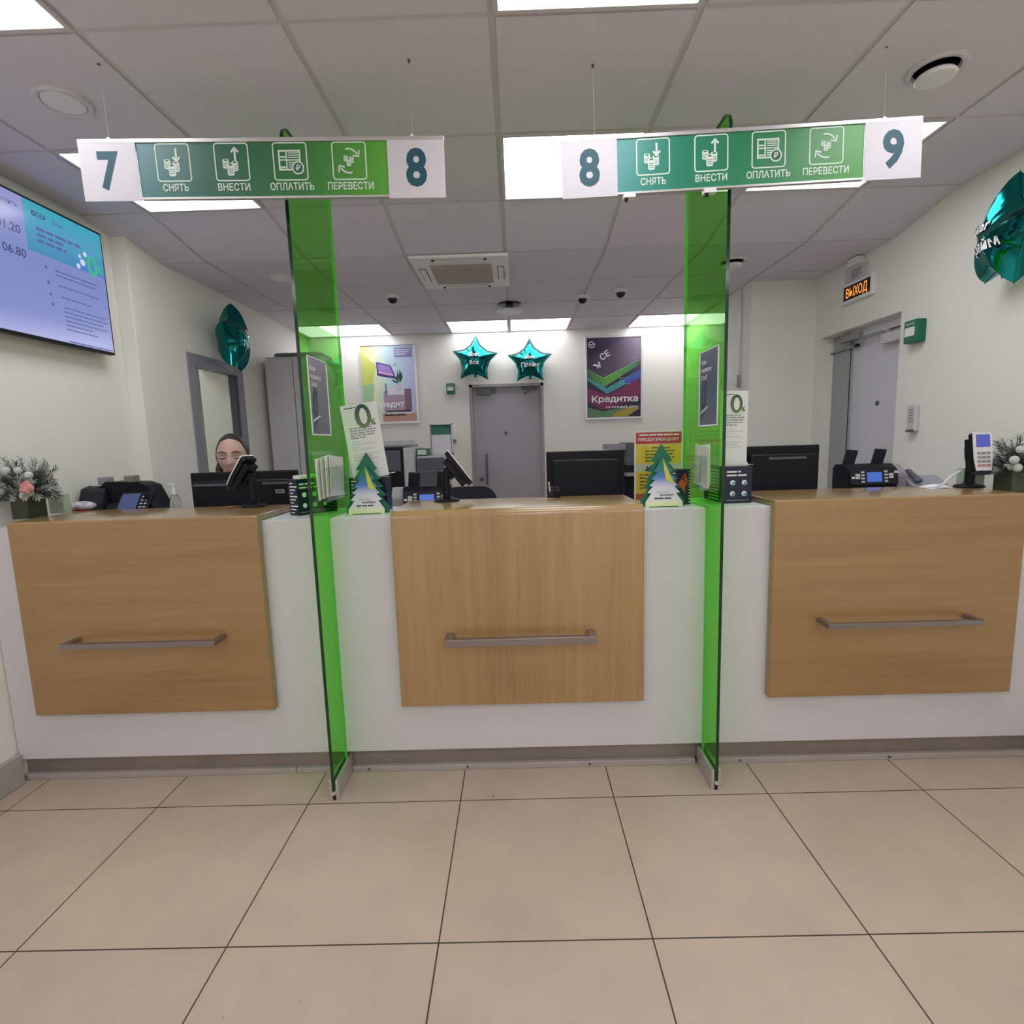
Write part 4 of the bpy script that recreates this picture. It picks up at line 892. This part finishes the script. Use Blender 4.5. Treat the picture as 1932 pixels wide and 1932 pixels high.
# ------------------------------------------------------------------ plants
M_needle = [mat('fir_green', (.055, .085, .06, 1), .6), mat('fir_grey_green', (.13, .165, .135, 1), .6), mat('fir_frost', (.42, .44, .42, 1), .7)]
def fir(name, label, loc, rot, seed, pot_m, rose, reach=.2, pw_=.05):
    rnd = random.Random(seed)
    t = thing(name, label, 'potted plant', loc, rot, 'winter arrangements at the counter ends')
    MB().prism_z(rrect(-pw_, pw_, -.05, .05, .008), 0, .105, pot_m).build('pot', t, bevel=.004)
    fol = MB()
    for i in range(95):
        a = rnd.uniform(0, 2 * PI); el = rnd.uniform(-.35, 1.2); L = rnd.uniform(.08, .16)
        if abs(math.cos(a)) * L * math.cos(el) > reach: L = reach / abs(math.cos(a) * math.cos(el))
        d_ = Vector((math.cos(a) * math.cos(el), math.sin(a) * math.cos(el) * .55, math.sin(el) * .95)); o = Vector((d_.x * .03, d_.y * .03, .105 + max(0, d_.z) * .02))
        m_ = rnd.choice((M_needle[0], M_needle[1], M_needle[1], M_needle[2]))
        fol.tube([tuple(o), tuple(o + d_ * L * .6), tuple(o + d_ * L)], [.003, .002, .001], M_needle[0], 4)
        side = d_.orthogonal().normalized(); sd_ = d_.cross(side)
        for k in range(34):
            q = .12 + .88 * k / 34; an = k * 2.4; nd = (d_ * .9 + (side * math.cos(an) + sd_ * math.sin(an)) * .85).normalized(); p0 = o + d_ * L * q; p1 = p0 + nd * rnd.uniform(.016, .026); ww = nd.orthogonal().normalized() * .0023
            fol.add([tuple(p0 - ww), tuple(p0 + ww), tuple(p1 + ww * .5), tuple(p1 - ww * .5)], [(0, 1, 2, 3)], m_ if k < 24 or m_ is M_needle[0] else M_needle[2])
    fol.build('foliage', t)
    for i in range(9):
        a = rnd.uniform(0, 2 * PI); x, z = min(.075, reach) * math.cos(a), .15 + .06 * math.sin(a)
        MB().ell((x, -.055 + rnd.uniform(-.01, .02), z), rnd.uniform(.011, .018), mat('frosted_ball', (.52, .54, .53, 1), .7, bump=.5, nscale=120), 12, 8).build('frosted_bauble', t, smooth=60)
    if rose:
        rs = MB(); rm = mat('rose_pink', (.62, .25, .27, 1), .55, noise=.25, nscale=60)
        for i in range(14):
            a = i * 2.4; rr = .003 + .0014 * i; rs.ell((.078 + rr * math.cos(a), -.085, .135 + rr * math.sin(a)), (.012, .008, .012), rm, 10, 6)
        rs.build('rose', t, smooth=60)
    else: MB().ell((.0, -.08, .12), (.026, .02, .022), mat('frosted_green', (.30, .36, .2, 1), .7, bump=.5, nscale=90), 14, 8).build('green_cone', t, smooth=60)
fir('fir_arrangement', 'frosted fir arrangement with a pink rose in a green pot at the left counter end', (-2.095, 2.26, 1.1485), .0, 3, mat('pot_green', (.035, .045, .022, 1), .5), True, .075, .036)
fir('fir_arrangement', 'frosted fir arrangement in a dark green pot at the right counter end', (2.165, 2.34, 1.1245), .0, 11, mat('pot_olive', (.05, .06, .03, 1), .5), False, .06)
t = thing('glass_vase', 'pale green glass vase standing behind the left fir arrangement', 'vase', (-2.10, 2.42, 1.1485)); MB().prism_z(rrect(-.035, .035, -.02, .02, .004), 0, .085, mat('frosted_green_glass', (.42, .5, .40, 1), .35)).build('vase_body', t, bevel=.003)
t = thing('glass_vase', 'pale green glass block standing left of the right fir arrangement', 'vase', (2.11, 2.50, 1.1245)); MB().prism_z(rrect(-.05, .05, -.02, .02, .004), 0, .10, mat('frosted_green_glass', S(0, 0, 0))).build('vase_body', t, bevel=.003)
t = thing('plastic_packet', 'crinkled clear packet with a red edge on the left oak panel', 'packet', (-2.06, 2.50, 1.1485), .2)
MB().ell((0, 0, .022), (.055, .04, .022), mat('packet_film', (.52, .50, .56, 1), .15, noise=.5, nscale=45, bump=.8), 18, 8).build('wrapping', t); MB().box(-.05, .03, -.036, -.02, 0, .006, mat('packet_red', S(150, 40, 60), .5)).build('red_seal', t)
t = thing('pump_bottle', 'clear pump bottle with a white cap left of the left monitor', 'bottle', (-1.775, 2.74, .93))
MB().lathe([(.024, 0), (.026, .01), (.026, .21), (.022, .245), (.011, .262)], (0, 0, 0), mat('bottle_clear', (.82, .84, .82, 1), .1, trans=.85), 20).build('bottle_body', t, smooth=40); MB().lathe([(.015, .262), (.015, .29), (.006, .292), (.006, .312)], (0, 0, 0), M_whitep, 16).box(-.03, .012, -.006, .006, .312, .32, M_whitep).build('pump_cap', t, smooth=40)
t = thing('desk_phone', 'grey desk phone behind the paper slips on the right oak panel', 'phone', (2.05, 2.64, .93), -.1); MB().prism_x([(0, 0), (.18, 0), (.18, .22), (.12, .25), (0, .20)], -.09, .08, mat('phone_grey', (.33, .32, .38, 1), .5)).build('phone_body', t, bevel=.008); MB().tube([(-.06, .02, .232), (-.06, .10, .27), (-.06, .17, .255)], .014, M_dgrey).ell((-.06, .02, .23), (.02, .02, .014), M_dgrey, 12, 8).ell((-.06, .17, .255), (.02, .02, .014), M_dgrey, 12, 8).build('handset', t)
for i, (x, y_, r_) in enumerate(((1.865, 2.40, .3), (1.875, 2.41, -.2))):
    t = thing('paper_slip', ('lower of the two white paper slips on the right oak panel', 'upper crumpled white paper slip on the right oak panel')[i], 'paper', (x, y_, 1.1483 + i * .003), r_)
    MB().add([(-.05, -.03, 0), (.05, -.035, .001), (.055, .03, .006 * i), (-.045, .035, .002), (0, 0, .004 + .010 * i)], [(0, 1, 4), (1, 2, 4), (2, 3, 4), (3, 0, 4)], M_paper).build('slip', t)
t = thing('orange_tag', 'small orange paper tag beside the base of the left card terminal', 'tag', (-1.335, 2.45, 1.1490)); MB().add([(-.035, 0, 0), (.02, -.016, .002), (.04, .004, .006), (-.01, .018, .002)], [(0, 1, 2, 3)], mat('tag_orange', (.62, .20, .05, 1), .6)).build('tag_sheet', t)
t = thing('pen_stand', 'small black pen stand on the rear edge of the middle oak panel', 'pen stand', (.168, 2.455, 1.1485)); MB().box(-.03, .03, -.012, .012, 0, .01, M_black).box(-.026, .004, -.01, .01, .01, .05, M_black2).lathe([(.018, .01), (.02, .03), (.012, .05), (.001, .052)], (.016, 0, 0), M_black, 14).build('stand_body', t, bevel=.002); MB().tube([(-.018, -.008, .03), (-.022, -.012, .075)], .004, M_chrome).build('pen', t)
t = thing('pink_slip', 'pink paper slip under the small black pen stand', 'paper', (.12, 2.425, 1.1482), .3); MB().box(-.035, .05, -.012, .012, 0, .0003, mat('slip_pink', (.62, .32, .32, 1), .6)).build('slip', t)

# ------------------------------------------------------------------ office machines at the back wall
t = thing('office_printer', 'large dark and grey office printer below the pale room poster', 'printer', (-.97, 4.36, .75))
MB().box(-.27, .05, 0, .45, 0, .645, M_black).build('body', t, bevel=.01); MB().box(.05, .14, .0, .45, 0, .64, M_cab).build('side_cover', t, bevel=.008)
MB().box(-.24, .03, -.012, 0, .45, .62, M_dgrey).build('scanner_door', t, bevel=.004); MB().box(-.26, .1, .02, .43, .645, .665, M_grey).build('lid', t, bevel=.006)
t = thing('drawer_unit', 'grey drawer unit with flat fronts right of the office printer', 'drawer unit', (-.715, 4.4, .75))
MB().box(-.105, .13, .02, .45, 0, .565, M_cab).build('body', t, bevel=.004)
for z0, z1 in ((.02, .27), (.28, .44), (.45, .55)): MB().box(-.095, .12, 0, .02, z0, z1, M_dgrey).build('drawer', t, bevel=.003)
t = thing('document_rack', 'white tabletop document rack with a green header on the drawer unit', 'rack', (-.655, 4.72, 1.3155), 0)
MB().box(-.10, .10, 0, .06, 0, .012, M_whitep).box(-.10, -.092, 0, .06, 0, .27, M_whitep).box(.092, .10, 0, .06, 0, .27, M_whitep).box(-.10, .10, .05, .06, 0, .27, M_whitep).box(-.1, .1, 0, .06, .262, .27, M_whitep).build('rack_body', t)
MB().rect(-.09, .09, .175, .26, .0495, mat('header_green', S(52, 120, 104), .5)).build('header', t)
MB().box(-.085, .085, .01, .045, .013, .172, M_paper).build('papers', t)
t = thing('green_binder', 'green binder lying on the grey drawer unit beside the document rack', 'binder', (-.785, 4.45, 1.316)); MB().box(-.04, .045, 0, .2, 0, .06, mat('binder_green', S(34, 104, 72), .5)).build('cover', t, bevel=.003); MB().box(-.035, .04, -.001, .0, .01, .05, M_mint).build('spine_label', t)
t = thing('document_tray', 'low grey document tray on top of the office printer', 'tray', (-.99, 4.5, 1.4155)); MB().box(-.15, .1, 0, .25, 0, .03, M_lgrey).box(-.15, .1, .0, .25, .031, .04, M_whitep).build('tray_body', t)
t = thing('soap_dispenser', 'small white wall dispenser right of the document rack', 'dispenser', (-.655, YB, 1.42)); MB().box(-.03, .03, -.07, 0, .03, .16, M_whitep).box(-.02, .025, -.06, 0, 0, .028, M_grey).build('dispenser_body', t, bevel=.006)
t = thing('office_printer', 'dark office printer partly hidden behind the middle monitor and yellow notice', 'printer', (.93, 4.36, .75))
MB().box(-.2, .2, 0, .4, 0, .44, M_black).build('body', t, bevel=.008); MB().box(-.04, .16, -.01, .3, .44, .625, M_dgrey).build('scanner_door', t, bevel=.006); MB().box(-.18, .02, .0, .3, .57, .615, M_grey).box(-.12, -.1, .1, .12, .44, .57, M_dgrey).build('lid', t); MB().box(-.06, .18, -.10, 0, .36, .385, M_grey).build('paper_tray', t)
t = thing('office_chair', 'grey office chair back between the middle banknote counter and the printer', 'chair', (-.27, 3.25, 0), .2)
MB().lathe([(.25, .04), (.26, .06), (.04, .1), (.03, .45)], (0, 0, 0), M_black2, 20).build('base', t, smooth=40); MB().prism_z(rrect(-.22, .22, -.22, .22, .08), .45, .53, M_black2).build('seat', t, bevel=.02); MB().prism(rrect(-.18, .18, .62, 1.13, .1, 6), .2, .25, M_black2).box(-.03, .03, .22, .27, .45, .7, M_black2).build('backrest', t, bevel=.015)

# ------------------------------------------------------------------ the woman behind the left monitor
W = (-1.615, 3.20, 0)
t = thing('stool', 'tall round stool under the woman behind the left monitor', 'stool', (W[0], W[1] + .02, 0))
MB().lathe([(.17, .56), (.18, .58), (.18, .60), (.15, .615)], (0, 0, 0), M_black2, 24).build('seat', t, smooth=40); MB().lathe([(.22, 0), (.23, .015), (.03, .04), (.025, .56)], (0, 0, 0), M_steel, 24).build('base', t, smooth=40)
MB().tube([(.19 * math.cos(a * PI / 8), .19 * math.sin(a * PI / 8) - .12, .17) for a in range(17)], .012, M_steel).tube([(0, 0, .17), (0, -.3, .17)], .01, M_steel).build('foot_ring', t)
pw = thing('person', 'woman with dark pulled-back hair looking down behind the left monitor', 'person', W)
hd = Matrix.Translation((-.005, -.135, 1.379)) @ Matrix.Rotation(math.radians(16), 4, 'Z') @ Matrix.Rotation(math.radians(8), 4, 'X') @ Matrix.Diagonal((1.15, 1.04, 1.04, 1))
def headpt(u, v, k=1.0):
    """u round the head (0 = face), v from chin to crown"""
    x, y_, z = math.sin(u) * math.cos(v), -math.cos(u) * math.cos(v), math.sin(v)
    wx = .074 * (1 - .26 * max(0, -z) ** 1.3); px, py, pz = x * wx, y_ * .094, z * .118
    if z < 0: py -= .012 * (-z) * max(0, math.cos(u)); 
    f_ = max(0, math.cos(u)); G = lambda a, b, sx, sz: math.exp(-((px - a) / sx) ** 2 - ((pz - b) / sz) ** 2) * (1 if f_ > .2 else 0)
    if k == 1.0:
        py -= .024 * G(0, -.026, .012, .017) + .012 * G(0, -.002, .008, .022) + .004 * G(0, .028, .05, .01) + .007 * G(0, -.062, .022, .006) + .007 * G(0, -.073, .018, .006) + .009 * G(0, -.1, .02, .014)
        py += .011 * G(-.031, .008, .015, .010) + .011 * G(.031, .008, .015, .010) + .004 * G(0, -.0675, .022, .0025)
        py -= .006 * G(-.04, -.03, .018, .018) + .006 * G(.04, -.03, .018, .018)
    return (px * k, py * k, pz * k)
def headmesh(k, sel=None, N=56, K=44):
    V = []; F = []
    for j in range(K + 1):
        v = -PI / 2 + PI * j / K
        V += [headpt(2 * PI * i / N - PI, v, k) for i in range(N)]
    for j in range(K):
        v = -PI / 2 + PI * (j + .5) / K
        for i in range(N):
            u = 2 * PI * (i + .5) / N - PI
            if sel and not sel(u, v): continue
            F.append((j * N + i, j * N + (i + 1) % N, (j + 1) * N + (i + 1) % N, (j + 1) * N + i))
    return V, F
bd = MB()
V, F = headmesh(1.0); bd.M = hd; bd.add(V, F, M_skin)
for sx in (-1, 1): bd.ell((sx * .074, .008, -.01), (.009, .018, .028), M_skin, 12, 8)
bd.M = Matrix()
bd.tube([(.01, -.08, 1.31), (.0, -.05, 1.22), (0, -.03, 1.14)], [.05, .052, .08], M_skin, 14)
bd.ell((0, -.02, 1.04), (.165, .095, .15), M_skin); bd.ell((0, 0, .85), (.135, .09, .16), M_skin); bd.ell((0, .02, .71), (.165, .115, .10), M_skin)
for sx in (-1, 1):
    bd.tube([(sx * .12, -.025, 1.125), (sx * .19, -.03, 1.10), (sx * .225, -.08, .98)], [.06, .055, .045], M_skin, 12); bd.tube([(sx * .225, -.08, .98), (sx * .2, -.2, .966), (sx * .14, -.315, .962)], [.045, .038, .026], M_skin, 12)
    bd.ell((sx * .122, -.355, .957), (.036, .042, .016), M_skin, 12, 8)
    for k, (dx, l) in enumerate(((-.027, .058), (-.009, .068), (.009, .064), (.026, .05))):
        bd.tube([(sx * .122 + dx, -.38, .958), (sx * .122 + dx * 1.15, -.38 - l * .55, .960), (sx * .122 + dx * 1.2, -.38 - l, .944)], [.0095, .009, .0075], M_skin, 8)
    bd.tube([(sx * .09, -.35, .957), (sx * .07, -.385, .955), (sx * .068, -.41, .948)], [.011, .01, .008], M_skin, 8)
    bd.tube([(sx * .08, .0, .70), (sx * .10, -.22, .685), (sx * .11, -.43, .665)], [.09, .08, .06], M_skin, 12); bd.tube([(sx * .11, -.43, .665), (sx * .11, -.38, .45), (sx * .10, -.32, .235)], [.06, .052, .036], M_skin, 12)
    bd.tube([(sx * .10, -.30, .215), (sx * .105, -.40, .205), (sx * .107, -.5, .20)], [.036, .034, .022], M_skin, 10)
body = bd.build('body', pw, smooth=70)
rm = body.modifiers.new('remesh', 'REMESH'); rm.mode = 'VOXEL'; rm.voxel_size = .0045; rm.use_smooth_shade = True
sm_ = body.modifiers.new('smooth', 'SMOOTH'); sm_.factor = .5; sm_.iterations = 2
def hairsel(u, v):
    a = abs(u); z = math.sin(v)
    if a < .95: return z > .85 - .18 * (a / .95) ** 2
    if a < 1.45: return z > .67 - (a - .95) * 2.2
    return z > -.55
V, F = headmesh(1.035, hairsel, 112, 90); hm = MB(hd).add(V, F, M_hair); h_ = hm.build('hair', pw, smooth=80)
so = h_.modifiers.new('thick', 'SOLIDIFY'); so.thickness = .006; so.offset = -1
MB(hd).tube([(0, .095, .0), (.0, .118, -.05), (.0, .11, -.14), (-.0, .10, -.22)], [.03, .034, .026, .008], M_hair, 12).tube([(-.066, .05, -.03), (-.078, .03, -.08), (-.072, .015, -.15)], [.016, .018, .006], M_hair, 10).build('ponytail', pw, smooth=60)
fm_ = MB(hd)
for sx in (-1, 1):
    fm_.tube([(sx * .012, -.0985, .030), (sx * .03, -.0965, .036), (sx * .052, -.083, .029)], [.0028, .0042, .002], M_hair, 6)
    fm_.tube([(sx * .016, -.0865, .001), (sx * .031, -.0875, -.003), (sx * .047, -.079, .001)], [.0022, .0036, .0022], M_hair, 6)  # lash lines thickened, partly standing in for eye-socket shade
fm_.build('brow_and_lash', pw)
MB(hd).tube([(-.021, -.0975, -.066), (0, -.1055, -.0655), (.021, -.0975, -.066)], [.003, .0055, .003], mat('lip', (.36, .13, .13, 1), .45), 8).build('lips', pw, smooth=60)
M_shirt = mat('white_blouse', (.72, .70, .70, 1), .8); M_skirt = mat('dark_trousers', (.03, .03, .04, 1), .8); M_shoe = mat('black_shoe', (.02, .02, .02, 1), .4)
sh = MB(); sh.tube([(.0, -.055, 1.235), (0, -.035, 1.15)], [.066, .10], M_shirt, 16); sh.ell((0, -.02, 1.04), (.178, .108, .162), M_shirt, 20, 12); sh.ell((0, 0, .85), (.148, .103, .172), M_shirt)
for sx in (-1, 1): sh.tube([(sx * .10, -.025, 1.13), (sx * .195, -.03, 1.105), (sx * .23, -.08, .98), (sx * .205, -.2, .968), (sx * .155, -.29, .966)], [.075, .067, .056, .05, .04], M_shirt, 14)
o = sh.build('blouse', pw, smooth=70); rm = o.modifiers.new('remesh', 'REMESH'); rm.mode = 'VOXEL'; rm.voxel_size = .008; rm.use_smooth_shade = True
sh = MB(); sh.ell((0, .02, .72), (.176, .126, .11), M_skirt)
for sx in (-1, 1): sh.tube([(sx * .08, .0, .70), (sx * .10, -.22, .685), (sx * .11, -.43, .665), (sx * .11, -.385, .45), (sx * .10, -.33, .27)], [.098, .09, .072, .064, .052], M_skirt, 14)
o = sh.build('trousers', pw, smooth=70); rm = o.modifiers.new('remesh', 'REMESH'); rm.mode = 'VOXEL'; rm.voxel_size = .008; rm.use_smooth_shade = True
for sx in (-1, 1): MB().ell((sx * .105, -.40, .205), (.044, .12, .036), M_shoe, 14, 8).build('shoe', pw, smooth=60)
